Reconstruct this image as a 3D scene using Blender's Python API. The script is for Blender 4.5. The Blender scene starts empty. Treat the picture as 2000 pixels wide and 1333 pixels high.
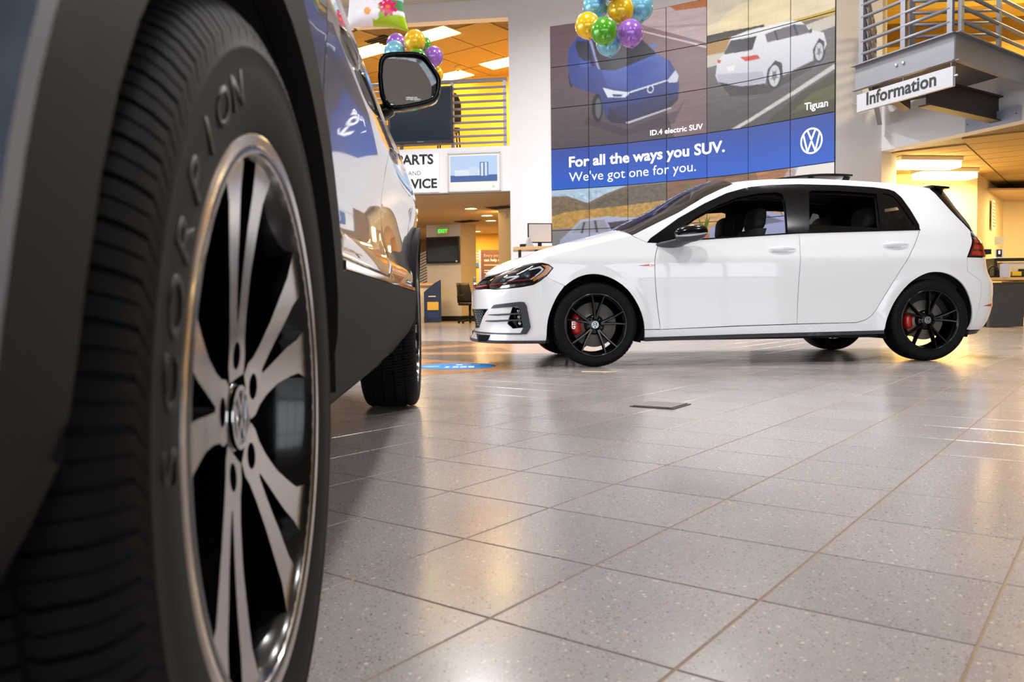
import bpy, bmesh, math, random
import numpy as np
from mathutils import Vector, Matrix
from mathutils.geometry import delaunay_2d_cdt
random.seed(7)
PI = math.pi
SC = bpy.context.scene
COL = SC.collection

# ------------------------------------------------------------------ camera
CAM_H = 0.488
_f, _pit, _rol = 1619.0, -0.0455, -0.0120
_cp, _sp, _cr, _sr = math.cos(_pit), math.sin(_pit), math.cos(_rol), math.sin(_rol)
_fw = Vector((0, _cp, _sp)); _u0 = Vector((0, -_sp, _cp)); _r0 = Vector((1, 0, 0))
_R = _r0 * _cr + _u0 * _sr; _U = _u0 * _cr - _r0 * _sr
cam = bpy.data.cameras.new('camera'); co = bpy.data.objects.new('camera', cam); COL.objects.link(co)
co.matrix_world = Matrix(((_R.x, _U.x, -_fw.x, 0), (_R.y, _U.y, -_fw.y, 0), (_R.z, _U.z, -_fw.z, CAM_H), (0, 0, 0, 1)))
cam.sensor_width = 36.0; cam.lens = 36.0 * _f / 2000.0; cam.clip_start = 0.02; cam.clip_end = 200
cam.dof.use_dof = True; cam.dof.focus_distance = 6.2; cam.dof.aperture_fstop = 8.0
SC.camera = co

# ------------------------------------------------------------------ world, lights, exposure
wd = bpy.data.worlds.new('sky'); SC.world = wd; wd.use_nodes = True
bg = wd.node_tree.nodes['Background']; bg.inputs[0].default_value = (0.86, 0.92, 1.0, 1); bg.inputs[1].default_value = 3.0
SC.view_settings.view_transform = 'Standard'; SC.view_settings.look = 'None'
SC.view_settings.exposure = 0.6; SC.view_settings.gamma = 1.0; SC.view_settings.use_curve_mapping = False
try:
    SC.cycles.max_bounces = 8; SC.cycles.diffuse_bounces = 3; SC.cycles.glossy_bounces = 4; SC.cycles.transparent_max_bounces = 12; SC.cycles.adaptive_threshold = 0.02
    SC.cycles.caustics_reflective = False; SC.cycles.caustics_refractive = False; SC.cycles.sample_clamp_indirect = 6.0
except Exception:
    pass
def area_light(name, loc, rot, sx, sy, power, color=(1, 1, 1), spread=PI):
    l = bpy.data.lights.new(name, 'AREA'); l.shape = 'RECTANGLE'; l.size = sx; l.size_y = sy; l.energy = power; l.color = color; l.spread = spread
    o = bpy.data.objects.new(name, l); COL.objects.link(o); o.location = loc; o.rotation_euler = rot
    return o
# daylight through the glazed front of the hall, behind the camera (one light just outside each window bay)
for _k in range(5):
    area_light('window_daylight', (-7.6 + 3.8 * _k, -8.3, 2.35), (PI / 2, 0, PI), 3.6, 4.2, 265, (0.90, 0.95, 1.0))
# daylight through the side glazing left of the hall
for _k in range(2):
    area_light('side_daylight', (-10.3, 3.5 + 5.2 * _k, 2.35), (0, -PI / 2, 0), 4.2, 4.6, 110, (0.93, 0.96, 1.0))
# lamps in the hall ceiling (the fittings are built further down)
HALL_LAMPS = [(-4.2, 2.4), (0.6, 2.6), (4.8, 3.0), (-4.4, 7.0), (0.4, 7.6), (3.6, 7.2), (-4.4, 12.2), (-0.6, 12.4), (2.6, 11.2)]  # the last three are added, unseen, to brighten the far walls
for _k, (_x, _y) in enumerate(HALL_LAMPS):
    area_light('hall_lamp_light', (_x, _y, 6.52), (0, 0, 0), 0.5, 0.5, 70 if _k < 6 else 170, (1.0, 0.985, 0.98), 2.5 if _k < 6 else 2.95)
WARM = (1.0, 0.84, 0.48)
for _x, _y, _p in [(-2.6, 19.6, 60), (0.0, 20.0, 42)]:
    area_light('upper_room_light', (_x, _y, 6.2), (0, 0, 0), 1.2, 0.6, _p, WARM)
for _x, _y, _p in [(-2.6, 20.5, 55), (-0.4, 21.0, 55), (-1.2, 26.0, 70), (1.5, 26.4, 60)]:
    area_light('passage_light', (_x, _y, 2.74), (0, 0, 0), 0.8, 0.8, _p, (1.0, 0.68, 0.32))
for _x, _y, _p in [(7.5, 15.0, 85), (8.6, 16.0, 85), (9.6, 12.2, 45), (11.6, 17.6, 70)]:
    area_light('office_light', (_x, _y, 2.78), (0, 0, 0), 1.2, 0.3, _p, (1.0, 0.74, 0.36))
area_light('gallery_light', (9.4, 12.6, 5.9), (0, 0, 0), 1.6, 1.0, 115, WARM)

# ------------------------------------------------------------------ materials
_M = {}
def srgb(r, g, b):
    f = lambda c: (c / 255 / 12.92) if c / 255 <= .04045 else ((c / 255 + .055) / 1.055) ** 2.4
    return (f(r), f(g), f(b), 1)
def mat(name, rgb, rough=.5, metal=0., coat=0., coat_rough=.03, emit=None, estr=0., spec=.5, noise=0., nscale=20., bump=0., bscale=80.):
    if name in _M: return _M[name]
    m = bpy.data.materials.new(name); m.use_nodes = True; nt = m.node_tree; b = nt.nodes['Principled BSDF']
    c = srgb(*rgb); b.inputs['Base Color'].default_value = c; b.inputs['Roughness'].default_value = rough; b.inputs['Metallic'].default_value = metal
    b.inputs['Coat Weight'].default_value = coat; b.inputs['Coat Roughness'].default_value = coat_rough; b.inputs['Specular IOR Level'].default_value = spec
    if emit: b.inputs['Emission Color'].default_value = srgb(*emit); b.inputs['Emission Strength'].default_value = estr
    if noise or bump:
        tc = nt.nodes.new('ShaderNodeTexCoord')
    if noise:
        n = nt.nodes.new('ShaderNodeTexNoise'); n.inputs['Scale'].default_value = nscale; n.inputs['Detail'].default_value = 4
        nt.links.new(tc.outputs['Object'], n.inputs['Vector'])
        mx = nt.nodes.new('ShaderNodeMix'); mx.data_type = 'RGBA'
        mx.inputs[6].default_value = tuple(v * (1 - noise) for v in c[:3]) + (1,); mx.inputs[7].default_value = tuple(min(1, v * (1 + noise)) for v in c[:3]) + (1,)
        nt.links.new(n.outputs['Fac'], mx.inputs[0]); nt.links.new(mx.outputs[2], b.inputs['Base Color'])
    if bump:
        n = nt.nodes.new('ShaderNodeTexNoise'); n.inputs['Scale'].default_value = bscale; n.inputs['Detail'].default_value = 3
        nt.links.new(tc.outputs['Object'], n.inputs['Vector'])
        bp = nt.nodes.new('ShaderNodeBump'); bp.inputs['Strength'].default_value = bump; bp.inputs['Distance'].default_value = .002
        nt.links.new(n.outputs['Fac'], bp.inputs['Height']); nt.links.new(bp.outputs['Normal'], b.inputs['Normal'])
    _M[name] = m; return m
def glass(name, tint, refl=1.0):
    m = bpy.data.materials.new(name); m.use_nodes = True; nt = m.node_tree; nt.nodes.clear()
    o = nt.nodes.new('ShaderNodeOutputMaterial'); t = nt.nodes.new('ShaderNodeBsdfTransparent'); t.inputs[0].default_value = tint
    g = nt.nodes.new('ShaderNodeBsdfGlossy'); g.inputs['Roughness'].default_value = 0.0; g.inputs[0].default_value = (refl, refl, refl, 1)
    f = nt.nodes.new('ShaderNodeFresnel'); f.inputs[0].default_value = 1.5; x = nt.nodes.new('ShaderNodeMixShader')
    nt.links.new(f.outputs[0], x.inputs[0]); nt.links.new(t.outputs[0], x.inputs[1]); nt.links.new(g.outputs[0], x.inputs[2]); nt.links.new(x.outputs[0], o.inputs[0])
    return m
white_wall = mat('white_wall', (232, 230, 232), .75, noise=.03, nscale=6)
warm_wall = mat('cream_wall', (236, 214, 168), .7, noise=.04, nscale=5)
yellow_wall = mat('yellow_wall', (238, 186, 66), .65, noise=.04, nscale=4)
ceil_tile = mat('ceiling_tile', (178, 148, 92), .85, noise=.05, nscale=40)
grid_dark = mat('ceiling_grid', (120, 96, 62), .6)
plaster = mat('plaster', (214, 206, 198), .8)
black_base = mat('black_baseboard', (28, 26, 25), .5)
steel = mat('painted_steel', (126, 127, 135), .45, .25, noise=.06, nscale=14)
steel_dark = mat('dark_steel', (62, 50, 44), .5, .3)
grey_metal = mat('grey_rail', (150, 148, 158), .4, .3)
alu = mat('brushed_aluminium', (205, 206, 212), .35, .6)
chrome = mat('chrome', (225, 225, 228), .06, 1.0)
black_gloss = mat('black_gloss', (10, 10, 12), .08, coat=.6)
black_matt = mat('black_matt', (18, 17, 17), .55)
black_text = mat('black_lettering', (22, 22, 26), .5)
white_text = mat('white_lettering', (245, 245, 250), .5, emit=(245, 245, 250), estr=.55)
wood = mat('light_wood', (222, 178, 120), .4, noise=.12, nscale=9)
paper = mat('white_paper', (244, 243, 240), .7)

# ------------------------------------------------------------------ helpers
def tag(o, label=None, cat=None, group=None, kind=None):
    if label: o['label'] = label
    if cat: o['category'] = cat
    if group: o['group'] = group
    if kind: o['kind'] = kind
    return o
def thing(name, label, cat, loc=(0, 0, 0), rz=0, group=None):
    o = bpy.data.objects.new(name, None); COL.objects.link(o); o.location = loc; o.rotation_euler = (0, 0, rz); o.empty_display_size = .2
    return tag(o, label, cat, group)
def mesh(name, v, f, smooth=False):
    me = bpy.data.meshes.new(name); me.from_pydata([tuple(map(float, p)) for p in v], [], [tuple(map(int, q)) for q in f]); me.update()
    if smooth: me.polygons.foreach_set('use_smooth', [True] * len(me.polygons))
    return me
def link(name, me, m=None, parent=None, loc=None, rot=None, scale=None):
    o = bpy.data.objects.new(name, me); COL.objects.link(o)
    if m is not None and not me.materials: me.materials.append(m)
    if parent is not None: o.parent = parent
    if loc is not None: o.location = loc
    if rot is not None: o.rotation_euler = rot
    if scale is not None: o.scale = scale
    return o
class MB:
    def __init__(s): s.v = []; s.f = []
    def add(s, v, f):
        n = len(s.v); s.v += [tuple(map(float, p)) for p in v]; s.f += [tuple(n + i for i in q) for q in f]; return s
    def box(s, c, d, rz=0, ry=0, rx=0):
        hx, hy, hz = d[0] / 2, d[1] / 2, d[2] / 2
        M = Matrix.Translation(c) @ Matrix.Rotation(rz, 4, 'Z') @ Matrix.Rotation(ry, 4, 'Y') @ Matrix.Rotation(rx, 4, 'X')
        v = [M @ Vector((x, y, z)) for x in (-hx, hx) for y in (-hy, hy) for z in (-hz, hz)]
        return s.add(v, [(0, 1, 3, 2), (4, 6, 7, 5), (0, 4, 5, 1), (2, 3, 7, 6), (0, 2, 6, 4), (1, 5, 7, 3)])
    def prism(s, poly, z0, z1, fn=None):
        """2D outline (counter-clockwise) extruded from z0 to z1; fn maps (u, v, w) to a point"""
        fn = fn or (lambda u, v, w: (u, v, w)); n = len(poly)
        v = [fn(p[0], p[1], z0) for p in poly] + [fn(p[0], p[1], z1) for p in poly]
        f = [tuple(range(n - 1, -1, -1)), tuple(range(n, 2 * n))] + [(i, (i + 1) % n, n + (i + 1) % n, n + i) for i in range(n)]
        return s.add(v, f)
    def tube(s, path, r, n=10, closed=False, cap=True):
        P = [Vector(p) for p in path]; N = len(P); rr = r if hasattr(r, '__len__') else [r] * N; rings = []; up = None
        for i, p in enumerate(P):
            t = (P[(i + 1) % N] - P[i - 1]) if closed else (P[min(i + 1, N - 1)] - P[max(i - 1, 0)])
            t.normalize()
            if up is None: up = Vector((0, 0, 1)) if abs(t.z) < .9 else Vector((1, 0, 0))
            a = t.cross(up)
            if a.length < 1e-6: a = t.orthogonal()
            a.normalize(); b = t.cross(a); up = a.cross(t)
            rings.append([p + (a * math.cos(2 * PI * k / n) + b * math.sin(2 * PI * k / n)) * rr[i] for k in range(n)])
        base = [q for ring in rings for q in ring]; f = []
        for i in range(N if closed else N - 1):
            j = (i + 1) % N
            for k in range(n): f.append((i * n + k, i * n + (k + 1) % n, j * n + (k + 1) % n, j * n + k))
        if cap and not closed: f += [tuple(range(n - 1, -1, -1)), tuple(range((N - 1) * n, N * n))]
        return s.add(base, f)
    def lathe(s, prof, n=32, fn=None, closed_prof=False):
        """profile of (radius, axial) turned about an axis; fn maps (u, v, axial) to a point (u, v across the axis)"""
        fn = fn or (lambda u, v, w: (u, v, w)); k = len(prof); v = []; f = []
        for i in range(n):
            c, q = math.cos(2 * PI * i / n), math.sin(2 * PI * i / n)
            v += [fn(r * c, r * q, w) for r, w in prof]
        for i in range(n):
            j = (i + 1) % n
            for a in range(k if closed_prof else k - 1):
                b = (a + 1) % k; f.append((i * k + a, j * k + a, j * k + b, i * k + b))
        return s.add(v, f)
    def build(s, name, m, parent=None, smooth=False, loc=None, rz=None, bevel=0, weld=False):
        me = mesh(name, s.v, s.f, smooth)
        bm = bmesh.new(); bm.from_mesh(me)
        if weld: bmesh.ops.remove_doubles(bm, verts=bm.verts, dist=1e-5)
        bmesh.ops.recalc_face_normals(bm, faces=bm.faces); bm.to_mesh(me); bm.free()
        o = link(name, me, m, parent, loc, None if rz is None else (0, 0, rz))
        if bevel:
            md = o.modifiers.new('bevel', 'BEVEL'); md.width = bevel; md.segments = 2; md.limit_method = 'ANGLE'
        return o
def autosmooth(o, deg=35):
    me = o.data; me.polygons.foreach_set('use_smooth', [True] * len(me.polygons)); me.set_sharp_from_angle(angle=math.radians(deg)); return o
def struct(o, label=None):
    o['kind'] = 'structure'
    if label: o['label'] = label
    return o
def rrect(w, h, r, n=5):
    out = []
    for cx, cy, a0 in ((w / 2 - r, h / 2 - r, 0), (-w / 2 + r, h / 2 - r, 90), (-w / 2 + r, -h / 2 + r, 180), (w / 2 - r, -h / 2 + r, 270)):
        for k in range(n + 1):
            a = math.radians(a0 + 90 * k / n); out.append((cx + r * math.cos(a), cy + r * math.sin(a)))
    return out
def text(body, size, origin, xd, yd, m, parent, name='lettering', width=None, bold=0., align='LEFT', depth=.002, space=1.0, height=None):
    """flat lettering whose baseline starts at origin, running along xd with yd up"""
    c = bpy.data.curves.new(name, 'FONT'); c.body = body; c.size = 1; c.extrude = 0; c.offset = bold; c.align_x = align; c.space_character = space; c.resolution_u = 3
    t = bpy.data.objects.new(name, c); COL.objects.link(t); bpy.context.view_layer.update()
    me = bpy.data.meshes.new_from_object(t.evaluated_get(bpy.context.evaluated_depsgraph_get()))
    bpy.data.objects.remove(t)
    co = np.array([v.co[:] for v in me.vertices]); mn, mx = co.min(0), co.max(0)
    sx = sy = size
    if width: sx = width / (mx[0] - mn[0]); sy = sx if not height else height / (mx[1] - mn[1]) if False else (size if size else sx)
    ox = mn[0] if align == 'LEFT' else (mn[0] + mx[0]) / 2
    X, Y, O = Vector(xd).normalized(), Vector(yd).normalized(), Vector(origin); N = X.cross(Y)
    for v in me.vertices: v.co = O + X * ((v.co.x - ox) * sx) + Y * (v.co.y * sy) + N * depth
    me.name = name
    return link(name, me, m, parent)
def vw_logo(mb, R, fn, w0, w1, t=.085):
    """round emblem: a ring with a V over a W, strokes t*R wide"""
    n = 40
    ring = [(R, w0), (R, w1), (R * (1 - 1.5 * t), w1), (R * (1 - 1.5 * t), w0)]
    mb.lathe(ring, n, fn, True)
    def stroke(a, b):
        a, b = Vector(a) * R, Vector(b) * R; d = (b - a).normalized(); q = Vector((-d.y, d.x)) * t * R * .8
        p = [a + q, a - q, b - q, b + q]
        mb.prism([(x.x, x.y) for x in p], w0, w1, fn)
    V = [(-.36, .84), (0, .08), (.36, .84)]; W = [(-.74, .56), (-.36, -.80), (0, .0), (.36, -.80), (.74, .56)]
    for L in (V, W):
        for a, b in zip(L, L[1:]): stroke(a, b)
    return mb
# ------------------------------------------------------------------ floor
GA = -0.6416; TS = 0.3123; GO = (-0.0396, 1.2654)
def grid_pt(i, j, s=TS):
    c, q = math.cos(GA), math.sin(GA)
    return (GO[0] + c * i * s - q * j * s, GO[1] + q * i * s + c * j * s)
def pix(p):
    d = Vector(p) - Vector((0, 0, CAM_H)); w = d.dot(_fw)
    return (1000 + _f * d.dot(_R) / w, 666.5 - _f * d.dot(_U) / w, w)
def terrazzo(name, base):
    m = bpy.data.materials.new(name); m.use_nodes = True; nt = m.node_tree; b = nt.nodes['Principled BSDF']; L = nt.links.new
    geo = nt.nodes.new('ShaderNodeNewGeometry'); c = srgb(*base)
    n = nt.nodes.new('ShaderNodeTexNoise'); n.inputs['Scale'].default_value = 55; n.inputs['Detail'].default_value = 6; L(geo.outputs['Position'], n.inputs['Vector'])
    r = nt.nodes.new('ShaderNodeMix'); r.data_type = 'RGBA'; r.inputs[6].default_value = tuple(v * .90 for v in c[:3]) + (1,); r.inputs[7].default_value = tuple(v * 1.1 for v in c[:3]) + (1,)
    L(n.outputs['Fac'], r.inputs[0]); last = r.outputs[2]
    for sc, thr, col, seed in ((75., .10, (84, 74, 74), 0), (62., .115, (210, 198, 184), 5.3), (150., .19, (120, 108, 106), 9.1), (170., .19, (190, 176, 168), 3.7)):
        mp = nt.nodes.new('ShaderNodeMapping'); mp.inputs['Location'].default_value = (seed, seed * 2, 0); L(geo.outputs['Position'], mp.inputs['Vector'])
        v = nt.nodes.new('ShaderNodeTexVoronoi'); v.inputs['Scale'].default_value = sc; L(mp.outputs[0], v.inputs['Vector'])
        # only some of the cells hold a chip
        sp = nt.nodes.new('ShaderNodeSeparateColor'); L(v.outputs['Color'], sp.inputs[0])
        k = nt.nodes.new('ShaderNodeMath'); k.operation = 'MULTIPLY'; L(sp.outputs[0], k.inputs[0]); k.inputs[1].default_value = thr * 1.7
        lt = nt.nodes.new('ShaderNodeMath'); lt.operation = 'LESS_THAN'; L(v.outputs['Distance'], lt.inputs[0]); L(k.outputs[0], lt.inputs[1])
        mx = nt.nodes.new('ShaderNodeMix'); mx.data_type = 'RGBA'; L(lt.outputs[0], mx.inputs[0]); L(last, mx.inputs[6]); mx.inputs[7].default_value = srgb(*col); last = mx.outputs[2]
    oi = nt.nodes.new('ShaderNodeObjectInfo'); hs = nt.nodes.new('ShaderNodeHueSaturation')
    mr = nt.nodes.new('ShaderNodeMapRange'); L(oi.outputs['Random'], mr.inputs[0]); mr.inputs[3].default_value = .93; mr.inputs[4].default_value = 1.07
    L(mr.outputs[0], hs.inputs['Value']); L(last, hs.inputs['Color']); L(hs.outputs[0], b.inputs['Base Color'])
    n2 = nt.nodes.new('ShaderNodeTexNoise'); n2.inputs['Scale'].default_value = 3; n2.inputs['Detail'].default_value = 5; L(geo.outputs['Position'], n2.inputs['Vector'])
    m2 = nt.nodes.new('ShaderNodeMapRange'); L(n2.outputs['Fac'], m2.inputs[0]); m2.inputs[3].default_value = .13; m2.inputs[4].default_value = .27; L(m2.outputs[0], b.inputs['Roughness'])
    b.inputs['Specular IOR Level'].default_value = .62
    return m
tile_mat = terrazzo('terrazzo_tile', (158, 150, 148)); tan_mat = terrazzo('tan_terrazzo', (176, 128, 92)); dark_stone = terrazzo('dark_terrazzo', (92, 82, 78))
grout = mat('grout', (152, 126, 98), .8, noise=.2, nscale=30)
fl = struct(MB().box((1.5, 12.5, -.0516), (25, 45, .1)).build('floor', grout), 'grey terrazzo tile floor of the car showroom')
_t = TS / 2 - .0020; _b = .0012
_tm = MB().add([(x * _t, y * _t, -.004) for x, y in ((-1, -1), (1, -1), (1, 1), (-1, 1))] + [(x * _t, y * _t, -_b) for x, y in ((-1, -1), (1, -1), (1, 1), (-1, 1))] +
               [(x * (_t - _b), y * (_t - _b), 0) for x, y in ((-1, -1), (1, -1), (1, 1), (-1, 1))],
               [(0, 1, 5, 4), (1, 2, 6, 5), (2, 3, 7, 6), (3, 0, 4, 7), (4, 5, 9, 8), (5, 6, 10, 9), (6, 7, 11, 10), (7, 4, 8, 11), (8, 9, 10, 11)])
tile_me = mesh('tile', _tm.v, _tm.f); tile_me.materials.append(tile_mat)
cand = []; rest = []
for i in range(-60, 60):
    for j in range(-60, 80):
        x, y = grid_pt(i + .5, j + .5)
        if not (-9.9 < x < 13.5 and -8.1 < y < 31): continue
        q = pix((x, y, 0))
        if y > .6 and -150 < q[0] < 2150 and q[1] < 1480 and not (x < -.42 and .2 < y < 4.6): cand.append((q[2], x, y))
        else: rest.append((x, y))
cand.sort(); rest += [(x, y) for _, x, y in cand[300:]]
for _, x, y in cand[:300]:
    link('tile', tile_me, None, fl, (x, y, 0), (0, 0, GA))
_c, _q = math.cos(GA), math.sin(GA); _v = np.array(_tm.v); _vr = np.stack([_c * _v[:, 0] - _q * _v[:, 1], _q * _v[:, 0] + _c * _v[:, 1], _v[:, 2]], 1)
_rest = np.array(rest); V = (_vr[None] + np.concatenate([_rest, np.zeros((len(_rest), 1))], 1)[:, None]).reshape(-1, 3)
Fc = (np.array(_tm.f)[None] + (np.arange(len(_rest)) * 12)[:, None, None]).reshape(-1, 4)
tf = link('tile_field', mesh('tile_field', V, Fc), tile_mat, fl); tf['kind'] = 'stuff'
def flat(poly, z, name, m, parent=None, th=.004):
    return MB().prism(poly, z - th, z).build(name, m, parent)
def ring_pts(cx, cy, r, n=72): return [(cx + r * math.cos(2 * PI * k / n), cy + r * math.sin(2 * PI * k / n)) for k in range(n)]
DC = (-2.0, 8.2)
flat(ring_pts(*DC, 2.9), .0012, 'inlay_disc', tan_mat, fl)
for k in range(8):                                     # compass star of dark stone in the tan disc
    a = math.radians(-22 + 45 * k); R1 = 2.85 if k % 2 == 0 else 2.0; w = math.radians(17)
    tip = (DC[0] + .55 * math.cos(a), DC[1] + .55 * math.sin(a))
    flat([tip, (DC[0] + R1 * math.cos(a - w), DC[1] + R1 * math.sin(a - w)), (DC[0] + R1 * 1.03 * math.cos(a), DC[1] + R1 * 1.03 * math.sin(a)), (DC[0] + R1 * math.cos(a + w), DC[1] + R1 * math.sin(a + w))], .0018, 'inlay_wedge', dark_stone, fl)

# ------------------------------------------------------------------ walls
def slab(name, p0, p1, z0, z1, th, m, parent=None, label=None):
    """upright slab whose visible face runs from p0 to p1, body behind it (to the left of p0->p1)"""
    p0, p1 = Vector(p0), Vector(p1); d = (p1 - p0).normalized(); n = Vector((-d.y, d.x)) * th
    o = MB().prism([(p0.x, p0.y), (p1.x, p1.y), (p1.x + n.x, p1.y + n.y), (p0.x + n.x, p0.y + n.y)], z0, z1).build(name, m, parent)
    if parent is None: struct(o, label)
    return o
ZC = 6.63; ZL = 2.78; ZM = 3.69; ZR = 2.95; ZU = 6.26
WA, WB = (.827, 16.6), (5.284, 13.566)
LL = [(-9.9, 14.6), (-8.0, 15.9), (-5.6, 17.0), (-3.2, 17.45), (0, 17.0)]
_vp = [(.827, 16.6), (1.551, 16.31), (2.265, 15.997), (2.934, 15.595), (3.587, 15.169), (4.202, 14.689), (4.754, 14.138), (5.284, 13.566)]
struct(MB().prism(_vp + [(x + .35, y + .45) for x, y in _vp[::-1]], 0, ZC).build('wall_video', white_wall), 'curved white wall carrying the panelled picture of cars')
slab('wall_pillar_left', LL[-1], WA, 0, ZC, .8, white_wall, label='white pillar left of the picture wall')
slab('wall_pillar_right', WB, (6.2, 13.95), 0, ZC, .3, white_wall, label='white pillar right of the picture wall')
slab('wall_pillar_return', (6.2, 13.95), (6.75, 14.6), 0, ZM, .25, white_wall, label='side face of the right white pillar')
for k, (a, b) in enumerate(zip(LL, LL[1:])):
    slab('wall_fascia_left', a, b, ZL, ZM, .25, white_wall, label='white gallery edge over the passage, piece %d from the left' % (k + 1))
    slab('wall_header_left', a, b, ZU, ZC, .25, white_wall, label='white band above the gallery opening, piece %d from the left' % (k + 1))
slab('wall_fascia_right', (6.2, 13.95), (8.62, 8.0), ZR, ZM + .02, .25, white_wall, label='white gallery edge above the office corner')
slab('wall_header_right', (6.2, 13.95), (8.62, 8.0), ZU, ZC, .25, white_wall, label='white band above the right gallery')
slab('wall_back', (-10, 31), (14, 31), 0, ZC, .3, yellow_wall, label='far yellow wall at the end of the passage')
slab('wall_left', (-10, -8), (-10, .6), 0, ZC, .3, white_wall, label='left white wall of the hall')
slab('wall_left_far', (-10, 11.6), (-10, 31), 0, ZC, .3, white_wall, label='far stretch of the left wall')
slab('wall_left_low', (-10, .6), (-10, 11.6), 0, .25, .3, white_wall); slab('wall_left_high', (-10, .6), (-10, 11.6), 4.6, ZC, .3, white_wall)
slab('wall_right', (13.8, 31), (13.8, -8), 0, ZC, .3, warm_wall, label='right wall behind the office corner')
slab('wall_front_low', (13.8, -8), (-10, -8), 0, .2, .3, white_wall); slab('wall_front_high', (13.8, -8), (-10, -8), 4.6, ZC, .3, white_wall)
slab('wall_front_side', (13.8, -8), (9.6, -8), .2, 4.6, .3, white_wall)
mull = mat('window_mullion', (70, 72, 76), .4, .5); pane = glass('window_glass', (.96, .98, .98, 1))
for k in range(6):                                     # glazed shop front behind the camera: one window per bay
    x0, x1 = -9.9 + 3.25 * k, -9.9 + 3.25 * (k + 1)
    w = struct(MB().box(((x0 + x1) / 2, -8.1, 2.4), (x1 - x0 - .1, .012, 4.4)).build('window_%d' % (k + 1), pane), 'shop front window bay %d behind the camera' % (k + 1))
    f = MB()
    for xx in (x0, (x0 + x1) / 2): f.box((xx + .03, -8.1, 2.4), (.07, .12, 4.4))
    f.box(((x0 + x1) / 2, -8.1, 3.2), (x1 - x0, .1, .07)); f.build('window_frame', mull, w)
for k in range(2):
    y0, y1 = .6 + 5.5 * k, .6 + 5.5 * (k + 1)
    w = struct(MB().box((-10.1, (y0 + y1) / 2, 2.42), (.012, y1 - y0 - .1, 4.34)).build('window_%d' % (k + 7), pane), 'side window %d left of the hall' % (k + 1))
    f = MB()
    for yy in (y0, (y0 + y1) / 2): f.box((-10.1, yy + .03, 2.42), (.12, .07, 4.34))
    f.build('window_frame', mull, w)
pave = mat('forecourt', (150, 150, 148), .9)
struct(MB().box((2, -20, -.1), (60, 23, .1)).build('ground_outside', pave), 'paved forecourt outside the windows')
struct(MB().box((-21, 6, -.1), (21, 29, .1)).build('ground_side', pave), 'paved strip outside the side windows')
# ceilings
struct(MB().box((1.9, 11.6, ZC + .05), (24.2, 39.6, .1)).build('ceiling', plaster), 'high ceiling of the hall')
struct(MB().prism([(-10, 15.2), (-8, 16.1), (-5.6, 17.2), (-3.2, 17.6), (0, 17.2), (.4, 17.6), (13.8, 17.9), (13.8, 31), (-10, 31)], ZL, ZL + .04).build('ceiling_passage', mat('passage_ceiling', (214, 186, 146), .8)), 'smooth warm ceiling of the passage')
struct(MB().prism([(-10, 15.2), (-8, 16.1), (-5.6, 17.2), (-3.2, 17.6), (0, 17.2), (.4, 17.6), (13.8, 17.9), (13.8, 31), (-10, 31)], ZM - .1, ZM).build('floor_gallery', plaster))
uc = struct(MB().prism([(-10, 15.2), (-8, 16.2), (-5.6, 17.25), (-3.2, 17.7), (0, 17.25), (3.5, 17.3), (3.5, 25), (-10, 25)], ZU + .06, ZU + .1).build('ceiling_gallery', grid_dark), 'panelled ceiling of the left gallery')
rc = struct(MB().prism([(6.25, 14.1), (8.65, 8.1), (13.8, 8), (13.8, 21), (6.25, 21)], ZR + .06, ZR + .1).build('ceiling_office', grid_dark), 'panelled ceiling over the office corner')
struct(MB().prism([(6.25, 14.1), (8.65, 8.1), (13.8, 8), (13.8, 21), (6.25, 21)], ZM - .12, ZM).build('floor_gallery_right', plaster))
def in_poly(x, y, P):
    r = False; n = len(P)
    for i in range(n):
        x0, y0 = P[i]; x1, y1 = P[(i + 1) % n]
        if (y0 > y) != (y1 > y) and x < (x1 - x0) * (y - y0) / (y1 - y0) + x0: r = not r
    return r
def tiles_up(parent, P, z, tu, tv, m):
    me = None; mb = MB(); mb.box((0, 0, 0), (tu - .03, tv - .03, .02)); me = mesh('ceiling_panel', mb.v, mb.f); me.materials.append(m); c, q = math.cos(GA), math.sin(GA); n = 0
    for i in range(-40, 40):
        for j in range(-20, 60):
            u, v = (i + .5) * tu, (j + .5) * tv; x, y = c * u - q * v + .3, q * u + c * v
            if in_poly(x, y, P) and all(in_poly(x + c * a - q * b, y + q * a + c * b, P) for a in (-tu / 2, tu / 2) for b in (-tv / 2, tv / 2)):
                px = pix((x, y, z))
                if -500 < px[0] < 2500 and -700 < px[1] < 700 and n < 290:
                    link('ceiling_panel', me, None, parent, (x, y, z), (0, 0, GA)); n += 1
tiles_up(uc, [(-10, 15.6), (-8, 16.4), (-5.6, 17.2), (-3.2, 17.65), (0, 17.2), (3.6, 17.2), (3.6, 24), (-10, 24)], ZU + .05, 1.22, 1.22, ceil_tile)
tiles_up(rc, [(6.2, 14.2), (8.6, 8.2), (13.8, 8), (13.8, 21), (6.2, 21)], ZR + .05, 1.22, .61, ceil_tile)
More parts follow.
